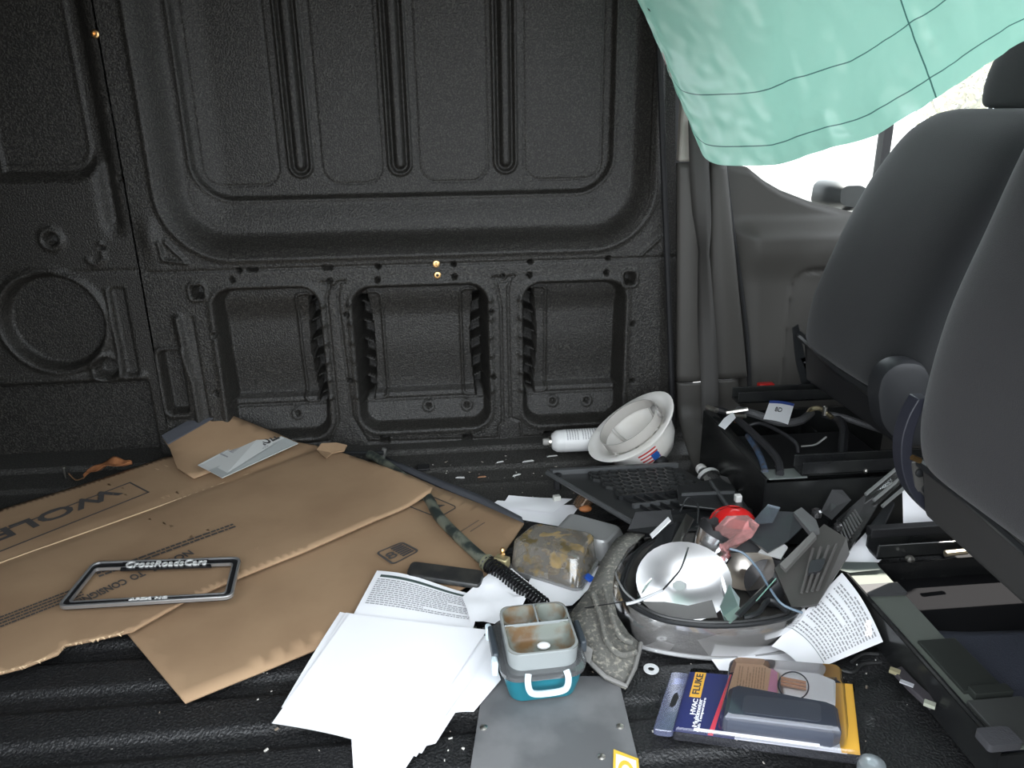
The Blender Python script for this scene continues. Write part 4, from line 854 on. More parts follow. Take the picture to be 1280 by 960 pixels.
mb = MB(); man = obj('manual', MB().loft([[qb(u, v, h) for u, v in ((.335, .50), (.355, .97), (.50, .97), (.585, .86), (.59, .55), (.56, .48))] for h in (.015, .040)]), mat('yellow_manual', (.72, .45, .26), .5), bl, smooth=0)
obj('pink_strip', MB().prism([(.535, .50), (.585, .54), (.58, .86), (.545, .92)], (.0403, .041), qb), mat('pink_print', (.70, .30, .42), .5), man, smooth=0)
obj('printed_lines', dashes(MB(), lambda u, v, h=0: qb(.37 + .15 * v, u, .0407), .58, 0, .92, 1, 10, .0407, .35, (.08, .2), .03, 31), mat('tan_print', (.45, .27, .14), .6), man, smooth=0)
obj('tissue', MB().prism([(.62, .56), (.88, .50), (.89, .86), (.80, .95), (.55, .98), (.60, .90)], (.015, .036), qb), mat('white_lining', (.94, .93, .90), .7), bl, bevel=.004)
ring = [qb(.665 + .065 * math.cos(a * .21) * 1.2, .66 + .21 * math.sin(a * .21), .043) for a in range(30)]
obj('test_lead', MB().tube(ring, .0011, 6, closed=True), mat('dark_lead', (.05, .05, .05), .4), bl)
for k in range(3): obj('lead_tip', MB().tube([qb(.60, .66 + k * .05, .043), qb(.73, .62 + k * .05, .043)], .0022, 6), mat('orange_lead', (.75, .42, .25), .5), bl)
sh = MB()
def shell(rects, cap=True): return MB().loft([[qb(u, v, h) for u, v in rrect(*r[:4], r[4], 5, r[4] * 2.4)] for *r, h in rects], caps=(False, cap))
obj('blister_tray', shell([(.10, .0, 1.0, 1.0, .015, .0), (.105, .01, .995, .99, .015, .020), (.11, .02, .99, .98, .015, .022)], False), CLEAR, bl, smooth=40)
obj('blister_dome', shell([(.315, .03, .93, .975, .04, .022), (.32, .035, .925, .97, .04, .048), (.335, .06, .91, .95, .04, .054)]), CLEAR, bl, smooth=40)
obj('edge_highlight', MB().prism([(.20, -.005), (.80, -.005), (.80, .03), (.20, .03)], (.0225, .0235), qb), mat('painted_highlight', (.75, .74, .78), .4), bl, smooth=0)  # white strip paints a highlight along the pack's front edge
obj('bottle_cap', MB().lathe([(.019, -.012), (.020, .0), (.018, .006), (.010, .010), (.002, .011)], Matrix.Translation((0.577,0.801,0.014)), 20), clear_mat('milky_cap', (.8, .85, .87), .1, .2, milky=.5, milk_col=(.5, .55, .57)), label='translucent round cap at the bottom edge right of the multimeter pack', cat='cap')

# ---- dirty grey plastic bracket
bk = thing('plastic_bracket', 'dirt-caked grey plastic bracket between lunch box and headlamp', 'bracket', (0.266,1.133,0))
GRIT = mat('gritty_grey_plastic', (.115, .112, .10), .75, col2=(.30, .28, .23), nscale=150, ncut=(.52, .72), detail=8, bump=(220, .6, .003))
low_o = [(0.183,1.126,0.05), (0.203,1.09,0.045), (0.215,1.037,0.03), (0.236,1.012,0.02), (0.267,0.996,0.012), (0.288,1.026,0.02), (0.311,1.076,0.03), (0.292,1.089,0.045), (0.279,1.12,0.06), (0.281,1.175,0.075), (0.296,1.226,0.085), (0.337,1.292,0.09), (0.382,1.336,0.09), (0.371,1.363,0.09), (0.323,1.334,0.088), (0.28,1.268,0.08), (0.239,1.19,0.068)]
obj('shell', sheet(MB(), low_o, lambda x, y: .006 * nz(x, y, 18, 2), 6), GRIT, bk, smooth=50, solid=.005)
obj('edge_lip', MB().tube([Vector(p) + Vector((0, 0, .004)) for p in low_o[:7]], .004, 7), mat('worn_grey_edge', (.17, .165, .155), .6), bk)
obj('mould_rib', MB().tube(smooth_path([(0.245,1.169,0.075), (0.248,1.109,0.062), (0.249,1.07,0.05), (0.267,1.044,0.04), (0.296,1.052,0.036)], 5), .0055, 7), GRIT, bk)
obj('mould_rib', MB().tube(smooth_path([(0.267,1.177,0.08), (0.267,1.11,0.068), (0.273,1.072,0.055), (0.292,1.066,0.045)], 5), .005, 7), GRIT, bk)
obj('tab', MB().loft([[(0.193,1.052,0.04), (0.205,1.064,0.055), (0.221,1.048,0.05), (0.214,1.028,0.038)], [(0.192,1.045,0.045), (0.204,1.058,0.06), (0.22,1.042,0.055), (0.212,1.022,0.043)]]), mat('worn_grey_edge2', (.20, .195, .185), .6), bk, smooth=0)
obj('bolt_hole', MB().lathe([(.006, 0), (.006, .0015), (.003, .0015)], Matrix.Translation((0.195,1.103,0.056)), 10), BLACKM, bk)
obj('rod', MB().tube([(0.186,1.183,0.03), (0.286,1.105,0.1)], .0012, 5), BLACKM, bk)

# ---- food containers
fc = thing('food_container', 'clear plastic food container with brown moldy remains, upside down', 'container', (0.194,1.344,0.01))
MOLD = clear_mat('moldy_clear', (.80, .78, .74), .10, .12, dirt=(38, .50, .60, (.10, .075, .03), (.34, .24, .11)), milky=.38, milk_col=(.50, .46, .40))
def cont(t, b, zb, zt, m, shrink=.9, lid=None, r=.12):
    q0 = quad(*b); q1 = quad(*t)
    rings = [[q0(u, v) for u, v in rrect(0, 0, 1, 1, r)], [q1(u, v) for u, v in rrect(0, 0, 1, 1, r)], [q1(.5 + (u - .5) * .93, .5 + (v - .5) * .93, .004) for u, v in rrect(0, 0, 1, 1, r)]]
    return MB().loft(rings, caps=(False, True)), q0, q1
m_, q0, q1 = cont([(0.116,1.372,0.07), (0.236,1.284,0.07), (0.29,1.381,0.07), (0.17,1.437,0.07)], [(0.106,1.351,0.018), (0.236,1.263,0.018), (0.295,1.365,0.018), (0.162,1.43,0.018)], 0, 0, MOLD)
obj('tub', m_, MOLD, fc, smooth=40)
mb = MB(); ring_prism(mb, rrect(-.03, -.03, 1.03, 1.03, .14), rrect(.02, .02, .98, .98, .12), (-.002, .003), q0); obj('rim', mb, clear_mat('clear_rim', (.9, .9, .92), .12, .1, milky=.3), fc)
obj('lid', MB().prism(rrect(-.01, -.01, 1.01, 1.01, .13), (-.009, -.003), q0), clear_mat('clear_lid', (.85, .86, .9), .1, .1, milky=.35), fc)
random.seed(9)
mb = MB()
for i in range(28): mb.ball(q0(random.uniform(.15, .85), random.uniform(.15, .85), random.uniform(.002, .012)), (random.uniform(.004, .012), random.uniform(.004, .010), random.uniform(.003, .008)), 7, 5)
obj('food_remains', mb, mat('moldy_food', (.22, .14, .06), .9, col2=(.45, .35, .2), nscale=90), fc, kind='stuff')
obj('blue_tab', MB().box((0.262,1.298,0.022), (.016, .022, .006), Matrix.Rotation(.5, 3, 'Z')), mat('blue_plastic', (.02, .10, .55), .4), fc, bevel=.002)
fc2 = thing('food_container', 'milky translucent container lying behind the moldy one, beside black tray', 'container', (0.292,1.467,0.005))
MILK = clear_mat('milky_plastic', (.9, .9, .9), .08, .25, milky=.62, milk_col=(.58, .58, .57))
m_, q0, q1 = cont([(0.21,1.429,0.055), (0.311,1.365,0.055), (0.358,1.425,0.055), (0.256,1.5,0.055)], [(0.206,1.422,0.008), (0.318,1.363,0.008), (0.38,1.449,0.008), (0.25,1.505,0.008)], 0, 0, MILK)
obj('tub', m_, MILK, fc2, smooth=40)
mb = MB(); ring_prism(mb, rrect(-.03, -.03, 1.03, 1.03, .14), rrect(.02, .02, .98, .98, .12), (-.002, .003), q0); obj('rim', mb, MILK, fc2)

# ================================================================ HEADLAMP, TRAY, HARD HAT, CANS AND SMALL THINGS
hl = thing('headlamp', 'broken car headlamp with chrome reflector and clear rim', 'headlamp', (0.485,1.256,0))
ocl = [(0.285,1.244,0.02), (0.308,1.316,0.02), (0.344,1.381,0.02), (0.402,1.439,0.02), (0.491,1.47,0.02), (0.588,1.459,0.02), (0.667,1.383,0.02), (0.689,1.259,0.02), (0.662,1.157,0.02), (0.603,1.081,0.02), (0.53,1.057,0.02), (0.445,1.058,0.02), (0.361,1.082,0.02), (0.306,1.116,0.02), (0.285,1.169,0.02)]
icl = [(0.302,1.198,0.066), (0.327,1.257,0.066), (0.361,1.311,0.066), (0.402,1.349,0.066), (0.47,1.38,0.066), (0.555,1.377,0.066), (0.618,1.318,0.066), (0.64,1.216,0.066), (0.622,1.133,0.066), (0.583,1.082,0.066), (0.515,1.065,0.066), (0.431,1.066,0.066), (0.36,1.087,0.066), (0.322,1.12,0.066), (0.304,1.156,0.066)]
O = smooth_path(ocl + [ocl[0]], 4)[:-1]; I = smooth_path(icl + [icl[0]], 4)[:-1]
LENS = clear_mat('smoked_lens', (.70, .69, .68), .30, .14, milky=.42, milk_col=(.52, .50, .48))
midr = [o.lerp(i, .55) + Vector((0, 0, .012)) for o, i in zip(O, I)]
low_r = [Vector((o.x, o.y, .004)) for o in O]
obj('lens_rim', MB().loft([low_r, O, midr, I], caps=(False, False)), LENS, hl, smooth=50)
obj('rim_flange', MB().tube(low_r, .004, 6, closed=True), mat('grey_clear_edge', (.30, .30, .30), .25), hl)
obj('gasket', MB().tube(I, .0045, 7, closed=True), BLACKP, hl)
cI = sum(I, Vector()) / len(I)
I2 = [cI + (p - cI) * .955 + Vector((0, 0, .003)) for p in I]; obj('gasket_inner', MB().tube(I2, .003, 6, closed=True), mat('dark_gasket', (.03, .03, .03), .4), hl)
obj('housing_floor', MB().loft([[cI + (p - cI) * .97 + Vector((0, 0, -.004)) for p in I], [Vector((cI.x, cI.y, 0)) + Vector(((p - cI).x, (p - cI).y, 0)) * .80 + Vector((0, 0, .030)) for p in I]], caps=(False, True)), mat('housing_grey', (.075, .07, .065), .45, col2=(.10, .095, .085), nscale=20), hl, smooth=50)
def bowl(c, axis, r, depth, squash=1, spin=0):
    axis = Vector(axis).normalized(); e1 = axis.cross(Vector((0, 0, 1))).normalized(); e2 = axis.cross(e1).normalized(); c = Vector(c); rings = []
    for i in range(13):
        t = 1 - i / 12; rr_ = r * max(t, .12)
        rings.append([c - axis * depth * (1 - max(t, .12) ** 2) + rr_ * (math.cos(k * math.pi / 16) * e1 + squash * math.sin(k * math.pi / 16) * e2) for k in range(32)])
    back = [[p - axis * .003 for p in rg] for rg in reversed(rings)]
    mb = MB().loft(rings + back, caps=(False, False)); mb.loft([rings[-1], rings[-1]], caps=(False, True)); return mb
REF = mat('chrome_reflector', (.95, .95, .95), .34, 1)
rf = obj('reflector', bowl((0.413,1.171,0.088), (-.05, -.72, .69), .088, .042, .82), REF, hl, smooth=50)
obj('reflector_wall', MB().loft([[(0.339,1.198,0.06), (0.364,1.229,0.09), (0.406,1.24,0.11), (0.456,1.229,0.11), (0.49,1.185,0.09), (0.491,1.144,0.06)], [(0.342,1.197,0.055), (0.37,1.233,0.075), (0.417,1.251,0.085), (0.458,1.24,0.085), (0.483,1.193,0.075), (0.482,1.147,0.055)]], caps=(False, False), close=False), REF, rf, smooth=50, solid=.002)
obj('lower_ledge', MB().loft([[(0.329,1.148,0.066), (0.37,1.146,0.064), (0.409,1.13,0.064), (0.456,1.139,0.066), (0.451,1.093,0.062), (0.397,1.093,0.062), (0.346,1.114,0.062)], [(0.328,1.144,0.069), (0.369,1.142,0.067), (0.408,1.126,0.067), (0.454,1.135,0.069), (0.449,1.09,0.065), (0.396,1.089,0.065), (0.345,1.11,0.065)]]), mat('ledge_grey', (.13, .125, .12), .4), hl, smooth=0)
obj('reflector', bowl((0.543,1.214,0.085), (-.25, -.55, .80), .055, .04, .9), mat('satin_reflector', (.55, .51, .46), .34, 1), hl, smooth=50)
obj('reflector', bowl((0.582,1.174,0.07), (-.2, -.4, .9), .05, .04, 1), mat('dark_reflector', (.08, .08, .085), .3, .5), hl, smooth=50)
# bulb holder
ax = Vector((.45, .05, .9)).normalized(); M = Matrix.Translation((0.473,1.243,0.1)) @ ax.to_track_quat('Z', 'Y').to_matrix().to_4x4()
bh = obj('bulb_holder', MB().lathe([(.020, -.02), (.026, 0), (.030, .02), (.034, .045), (.033, .047), (.028, .03)], M, 24, caps=False), mat('chrome_plastic', (.78, .78, .79), .22, 1), hl)
mb = MB(); random.seed(4); ring = []
for k in range(24):
    a = 2 * math.pi * k / 24; ring.append((a, .058 + random.uniform(-.006, .008)))
mb.loft([[M @ Vector((.034 * math.cos(a), .034 * math.sin(a), .044)) for a, h in ring], [M @ Vector((.035 * math.cos(a), .035 * math.sin(a), h)) for a, h in ring], [M @ Vector((.026 * math.cos(a), .026 * math.sin(a), .05)) for a, h in ring]], caps=(False, True))
obj('burnt_collar', mb, BLACKM, bh, smooth=30)
# fins and broken housing on the left
def slab(name, pts, th, m, parent, **k):
    V = [Vector(p) for p in pts]; n = (V[1] - V[0]).cross(V[2] - V[0]).normalized() * th
    return obj(name, MB().loft([V, [p + n for p in V]]), m, parent, smooth=0, **k)
slab('black_fin', [(0.351,1.258,0.06), (0.407,1.309,0.115), (0.436,1.302,0.135), (0.408,1.263,0.085), (0.367,1.234,0.06)], .006, BLACKP, hl)
slab('black_fin', [(0.349,1.342,0.1), (0.37,1.367,0.125), (0.443,1.368,0.125), (0.444,1.344,0.105), (0.4,1.317,0.1)], .012, BLACKM, hl)
slab('black_fin', [(0.331,1.206,0.055), (0.358,1.275,0.07), (0.401,1.304,0.1), (0.37,1.248,0.065)], .005, BLACKP, hl)
slab('white_strip', [(0.373,1.269,0.13), (0.416,1.297,0.15), (0.417,1.284,0.15), (0.374,1.257,0.13)], .003, mat('white_plastic_strip', (.7, .7, .7), .3), hl)
slab('chrome_strip', [(0.399,1.246,0.1), (0.455,1.305,0.15), (0.463,1.285,0.15), (0.428,1.252,0.115), (0.404,1.231,0.095)], .004, mat('brushed_chrome', (.62, .60, .57), .28, 1), hl)
slab('chrome_strip', [(0.325,1.167,0.07), (0.385,1.232,0.09), (0.442,1.244,0.105), (0.426,1.231,0.1), (0.371,1.209,0.08), (0.325,1.155,0.068)], .003, mat('bright_chrome', (.88, .88, .88), .12, 1), hl)
slab('silver_divider', [(0.49,1.211,0.105), (0.511,1.22,0.115), (0.511,1.203,0.115), (0.493,1.191,0.1)], .004, CHROME, hl)
slab('torn_foil', [(0.46,1.111,0.072), (0.49,1.149,0.09), (0.499,1.119,0.08), (0.49,1.099,0.075), (0.458,1.07,0.062)], .003, mat('foil', (.65, .70, .72), .35, 1), hl)
slab('torn_foil', [(0.457,1.081,0.074), (0.486,1.096,0.082), (0.492,1.082,0.08), (0.461,1.064,0.07)], .004, mat('foil2', (.8, .8, .8), .35, 1), hl)
obj('black_strut', MB().tube(smooth_path([(0.479,1.077,0.075), (0.513,1.101,0.085), (0.544,1.124,0.09), (0.568,1.138,0.1)], 4), [.006] * 13, 7), BLACKP, hl)
obj('black_strut', MB().tube(smooth_path([(0.491,1.078,0.07), (0.518,1.082,0.075), (0.549,1.109,0.08), (0.57,1.078,0.075)], 4), .005, 7), BLACKP, hl)
obj('steel_pin', MB().tube([(0.514,1.086,0.095), (0.565,1.126,0.11)], .0022, 6), CHROME, hl)
def wire(pts, r, m, parent, name='wire'): return obj(name, MB().tube(smooth_path(pts, 6), r, 6), m, parent)
wire([(0.506,1.202,0.13), (0.53,1.19,0.125), (0.546,1.159,0.11), (0.55,1.116,0.1), (0.559,1.081,0.09), (0.59,1.067,0.08)], .0022, mat('slate_wire', (.13, .18, .23), .4), hl)
wire([(0.44,1.232,0.13), (0.409,1.177,0.115), (0.389,1.158,0.105), (0.365,1.144,0.09)], .0018, BLACKP, hl)
wire([(0.365,1.144,0.09), (0.34,1.137,0.085), (0.314,1.13,0.08), (0.297,1.132,0.075)], .003, mat('clear_tube', (.45, .46, .47), .2), hl)
wire([(0.323,1.292,0.08), (0.302,1.254,0.07), (0.303,1.177,0.072), (0.322,1.133,0.072)], .002, mat('grey_wire', (.28, .28, .28), .4), hl)
wire([(0.47,1.28,0.14), (0.489,1.34,0.15), (0.478,1.369,0.15), (0.45,1.33,0.14)], .0018, BLACKP, hl)
# smoked housing pieces at the right of the lamp
SMOKE = clear_mat('smoked_housing', (.24, .24, .25), .15, .15, milky=.55, milk_col=(.085, .082, .082)); DARKH = mat('dark_housing', (.03, .03, .033), .3); GREYH = mat('grey_housing', (.06, .056, .052), .35)
hp_ = thing('lamp_housing', 'cracked smoky grey lamp housing leaning behind the headlamp', 'lamp housing', (0.681,1.29,0))
slab('side_wall', [(0.584,1.175,0.1), (0.712,1.252,0.14), (0.739,1.215,0.13), (0.731,1.184,0.115), (0.631,1.095,0.075), (0.585,1.095,0.07)], .006, GREYH, hp_)
slab('top_wall', [(0.552,1.248,0.13), (0.598,1.283,0.16), (0.657,1.27,0.16), (0.672,1.239,0.155), (0.625,1.216,0.13), (0.58,1.198,0.12)], .006, DARKH, hp_)
slab('clear_flap', [(0.564,1.252,0.15), (0.608,1.28,0.175), (0.626,1.265,0.175), (0.606,1.247,0.155)], .004, clear_mat('grey_clear', (.6, .65, .7), .15, .1, milky=.3, milk_col=(.3, .34, .38)), hp_)
slab('ridge', [(0.581,1.15,0.125), (0.665,1.204,0.155), (0.665,1.19,0.153), (0.587,1.139,0.12)], .008, mat('pale_grey_housing', (.13, .125, .118), .35), hp_)
slab('inner_patch', [(0.569,1.216,0.11), (0.609,1.242,0.13), (0.623,1.21,0.12), (0.602,1.19,0.11)], .004, mat('white_inner', (.40, .40, .39), .5), hp_)
slab('cap', [(0.652,1.261,0.165), (0.671,1.269,0.17), (0.681,1.227,0.165), (0.675,1.2,0.16), (0.659,1.205,0.155)], .012, mat('clear_grey_cap', (.10, .10, .10), .2), hp_)
hq = quad((0.585,1.095,0.07), (0.631,1.095,0.075), (0.739,1.215,0.13), (0.648,1.213,0.12))
for k in range(4): obj('rib', MB().tube([hq(.25 + k * .18, .15, .012), hq(.30 + k * .18, .85, .012)], .0025, 5), mat('housing_rib', (.10, .095, .09), .3), hp_)
obj('snap_tab', MB().prism(rrect(.3, .42, .7, .62, .05), (.008, .018), hq), DARKH, hp_, bevel=.002)
obj('knob', MB().lathe([(.010, 0), (.010, .012), (.006, .015)], Matrix.Translation((0.697,1.258,0.155)), 14), SMOKE, hp_)
obj('knob', MB().lathe([(.008, 0), (.008, .012), (.005, .015)], Matrix.Translation((0.737,1.245,0.13)), 14), SMOKE, hp_)
# clear ribbed pieces by the seat box
RIB = clear_mat('dark_clear_ribbed', (.42, .43, .43), .20, .12, milky=.45, milk_col=(.10, .10, .098))
rbp = thing('lamp_shards', 'dark clear ribbed lamp cover leaning on the black seat box', 'lamp cover', (0.906,1.457,0))
slab('ribbed_wall', [(0.781,1.331,0.1), (0.853,1.35,0.15), (0.862,1.322,0.14), (0.76,1.232,0.09)], .005, RIB, rbp)
q = quad((0.753,1.231,0.088), (0.772,1.315,0.1), (0.846,1.343,0.152), (0.856,1.312,0.142))
for k in range(8): obj('rib', MB().tube([q(.15, .05 + k * .07, .004), q(.75, .05 + k * .07, .004)], .0022, 5), mat('rib_edge', (.10, .10, .095), .3), rbp)
slab('fluted_wall', [(0.853,1.35,0.15), (0.93,1.383,0.19), (0.915,1.337,0.18), (0.862,1.322,0.14)], .004, RIB, rbp)
for k in range(3):
    a, b = Vector((0.837,1.331,0.155)), Vector((0.925,1.369,0.195)); o_ = Vector((.012, -.012, -.008)) * k
    obj('flute', MB().tube([a + o_, b + o_], .004, 6), mat('flute_clear', (.16, .165, .16), .18), rbp)
slab('dark_clip', [(0.829,1.293,0.1), (0.901,1.347,0.13), (0.905,1.336,0.13), (0.844,1.275,0.1)], .008, BLACKP, rbp)
slab('small_cover', [(0.766,1.366,0.1), (0.796,1.387,0.14), (0.817,1.384,0.14), (0.823,1.356,0.13), (0.773,1.332,0.1)], .008, mat('dark_clear_solid', (.055, .055, .056), .2), rbp)
obj('red_chip', sheet(MB(), [(0.914,1.474,0.1), (0.933,1.492,0.1), (0.926,1.473,0.1)], None, 0), mat('red_shard', (.45, .10, .08), .4), smooth=0, solid=.003, label='tiny red plastic chip on the front of the farther seat box', cat='plastic chip')
# red tail lens
rl = thing('tail_lamp_lens', 'red plastic lamp lens with clear pinkish half, behind the headlamp', 'lamp lens', (0.588,1.375,0.04))
c = Vector((0.547,1.295,0.128))
def dome(r0, a0, a1, ax, h0=0):
    ax = Vector(ax).normalized(); e1 = ax.cross(Vector((0, 1, 0))).normalized(); e2 = ax.cross(e1)
    return MB().grid(lambda u, v: c + r0 * (math.cos((a0 + (a1 - a0) * u)) * math.cos(v * 1.35) * e1 + math.sin(a0 + (a1 - a0) * u) * math.cos(v * 1.35) * e2 + math.sin(v * 1.35) * .75 * ax), 26, 10)
obj('red_dome', dome(.046, 0, 2 * math.pi, (.1, .25, .95)), mat('red_lens', (.62, .02, .02), .15, spec=.6), rl, smooth=180, solid=.003)
obj('clear_dome', MB().loft([[Vector(p) for p in ((0.494,1.208,0.12), (0.482,1.22,0.165), (0.505,1.227,0.185), (0.545,1.225,0.185), (0.564,1.213,0.17), (0.555,1.219,0.14))], [Vector(p) for p in ((0.501,1.212,0.11), (0.5,1.223,0.145), (0.525,1.232,0.155), (0.554,1.235,0.155), (0.56,1.225,0.15), (0.53,1.233,0.13))]]), clear_mat('pink_clear', (.95, .62, .62), .12, .1, milky=.35, milk_col=(.75, .42, .40)), rl, smooth=40)
slab('black_base', [(0.516,1.238,0.1), (0.533,1.259,0.125), (0.578,1.254,0.125), (0.587,1.23,0.1)], .006, BLACKM, rl)

# ---- black honeycomb tray panel
ty = thing('plastic_tray', 'black moulded plastic tray with honeycomb ribs, in front of hard hat', 'tray', (0.471,1.568,0.05))
qt = quad((0.381,1.37,0.085), (0.643,1.433,0.075), (0.566,1.706,0.055), (0.235,1.715,0.05))
obj('sheet', MB().prism([(0, 0), (1, 0), (1, 1), (0, 1)], (-.004, 0), qt), mat('tray_black', (.030, .031, .031), .30), ty, smooth=0)
GREY_E = mat('tray_edge', (.07, .073, .075), .35)
obj('front_lip', MB().tube([qt(0, 0, .002), qt(0, 1, .002)], .006, 8), GREY_E, ty)
obj('side_lip', MB().prism([(0, -.02), (1, -.02), (1, .03), (0, .03)], (-.02, .004), qt), BLACKP, ty, smooth=0)
obj('back_lip', MB().prism([(.02, .96), (.98, .96), (.98, 1.0), (.02, 1.0)], (0, .012), qt), GREY_E, ty, smooth=0)
for i in range(9):
    for j in range(6):
        u = .26 + i * .072 + (j % 2) * .036; v = .50 + j * .078
        if u > .88 or v > .93: continue
        mb = MB(); cell = lambda r: [(u + r * .042 * math.cos(math.radians(60 * k + 30)), v + r * .052 * math.sin(math.radians(60 * k + 30))) for k in range(6)]
        ring_prism(mb, cell(1), cell(.84), (0, .008), qt); obj('honeycomb_cell', mb, MATS['tray_black'], ty, smooth=0)
for k, v in enumerate((.10, .26, .42)): obj('long_rib', MB().prism([(.18, v), (.97, v), (.97, v + .025), (.18, v + .025)], (0, .010), qt), GREY_E if k == 1 else BLACKP, ty, smooth=0)
for k in range(9):
    u = .24 + k * .085; obj('cross_rib', MB().prism([(u, .12), (u + .012, .12), (u + .012 - .03, .44), (u - .03, .44)], (0, .009), qt), BLACKP, ty, smooth=0)
obj('mount_post', MB().lathe([(.010, -.035), (.010, .004), (.006, .006)], Matrix.Translation(qt(.05, .95)), 10), BLACKM, ty)
obj('mount_post', MB().lathe([(.010, -.06), (.010, .004), (.006, .006)], Matrix.Translation(qt(.04, .06)), 10), BLACKM, ty)
tl2 = thing('plastic_cover', 'smaller black plastic cover overlapping the honeycomb tray near the seat box', 'cover', (0.636,1.549,0.06))
q2 = quad((0.479,1.417,0.098), (0.635,1.368,0.098), (0.63,1.564,0.088), (0.49,1.524,0.088))
obj('sheet', MB().prism([(0, .1), (.9, 0), (1, .75), (.85, 1), (.1, .95)], (0, .006), q2), BLACKP, tl2, smooth=0, bevel=.002)
obj('rib', MB().prism([(.1, .50), (.9, .50), (.9, .54), (.1, .54)], (.006, .012), q2), GREY_E, tl2, smooth=0)
obj('rib', MB().prism([(.6, .1), (.64, .1), (.7, .9), (.66, .9)], (.006, .012), q2), GREY_E, tl2, smooth=0)
obj('white_clip', MB().box(q2(.85, .30, .012), (.014, .014, .018)), WHITEP, tl2, bevel=.002)

# ---- hard hat, upside down
hh = thing('hard_hat', 'white hard hat lying upside down with flag sticker, against the wall', 'hard hat', (.50, 1.82, 0))
HN = Vector((-.58, -.11, .80)).normalized(); HX = HN.cross(Vector((-.2, .9, .3))).normalized(); HY = HN.cross(HX).normalized()
HC = Vector((0.473,1.83,0.115)); HS = .88
def HM(x, y, z): return HC + (HX * x + HY * y + HN * z) * HS
WH = mat('hard_hat_white', (.86, .84, .80), .32, coat=.3, col2=(.78, .75, .69), nscale=9)
def hat_ring(a, b, z, n=40, drop=0): return [HM(a * math.cos(2 * math.pi * k / n), b * math.sin(2 * math.pi * k / n), z + drop * math.cos(4 * math.pi * k / n)) for k in range(n)]
outer = [hat_ring(.148, .132, .004, drop=.006), hat_ring(.146, .130, -.002, drop=.006), hat_ring(.118, .104, -.010), hat_ring(.113, .099, -.04), hat_ring(.103, .090, -.08), hat_ring(.080, .070, -.115), hat_ring(.045, .04, -.134), hat_ring(.01, .01, -.138)]
inner = [hat_ring(.01, .01, -.132), hat_ring(.044, .039, -.128), hat_ring(.077, .067, -.110), hat_ring(.099, .087, -.077), hat_ring(.109, .095, -.038), hat_ring(.113, .099, -.006), hat_ring(.143, .127, .006, drop=.006)]
obj('shell', MB().loft(outer + inner + [outer[0]], caps=(False, False)), WH, hh, smooth=60)
BANDM = mat('grey_headband', (.42, .40, .37), .6); n = 40
bandr = lambda s, z: hat_ring(.098 * s, .084 * s, z)
obj('headband', MB().loft([bandr(1.0, -.012), bandr(1.0, .022), bandr(.975, .022), bandr(.975, -.012), bandr(1.0, -.012)], caps=(False, False)), BANDM, hh)
for a in (0.6, 2.2, 3.8, 5.3):
    obj('crown_strap', MB().tube(smooth_path([HM(.098 * math.cos(a), .085 * math.sin(a), -.01), HM(.085 * math.cos(a), .074 * math.sin(a), -.06), HM(.04 * math.cos(a), .035 * math.sin(a), -.095), HM(0, 0, -.10)], 4), .005, 6), mat('pale_strap', (.55, .53, .5), .6), hh)
rk = obj('ratchet_knob', MB().lathe([(.020, 0), (.021, .008), (.018, .014), (.006, .016)], Matrix.Translation(HM(-.094, .018, .004)) @ HX.to_track_quat('Z', 'Y').to_matrix().to_4x4(), 18), mat('grey_ratchet', (.22, .21, .20), .4), hh)
# flag sticker on the outside of the dome
def dome_pt(lon, zz, off=.0012):
    ts = [(-.010, .118, .104), (-.04, .113, .099), (-.08, .103, .090), (-.115, .080, .070)]
    a_ = np.interp(-zz, [-t[0] for t in ts], [t[1] for t in ts]); b_ = np.interp(-zz, [-t[0] for t in ts], [t[2] for t in ts])
    return HM((a_ + off) * math.cos(lon), (b_ + off) * math.sin(lon), zz)
tgt = Vector((0.5,1.74,0.072)); best = min((( (dome_pt(l * .05, -.05) - tgt).length, l * .05) for l in range(126)))
lon0 = best[1]
def flag_map(u, v, h=0): return dome_pt(lon0 + (u - .5) * .52 * FS, -.085 + .062 * v, .0012 + h)
FS = 1 if (dome_pt(lon0 + .2, -.05) - dome_pt(lon0 - .2, -.05)).dot(Vector((1, 0, 0))) > 0 else -1
RED = mat('flag_red', (.55, .05, .04), .5); BLU = mat('flag_blue', (.02, .10, .35), .5)
st_ = obj('flag_sticker', MB().grid(lambda u, v: flag_map(u, v), 10, 6), mat('flag_white', (.8, .8, .78), .5), hh, smooth=180)
for i in range(4): obj('stripe', MB().grid(lambda u, v: flag_map(u, .06 + i * .22 + .10 * v, .0006), 10, 1), RED, st_, smooth=180)
obj('blue_canton', MB().grid(lambda u, v: flag_map(.55 + .42 * u, .05 + .45 * v, .001), 6, 3), BLU, st_, smooth=180)
obj('lettering', text_mesh(MB(), 'EDUARDO', lambda u, v, h=0: flag_map(u, v, .0008 + h), .02, 1.06, .85, 1.28, (0, .0005), .02), INK, st_, smooth=0)
obj('rubber_foot', MB().ball(dome_pt(lon0 + .15 * FS, -.10, .006), (.02, .016, .014), 12, 7), BLACKM, hh)

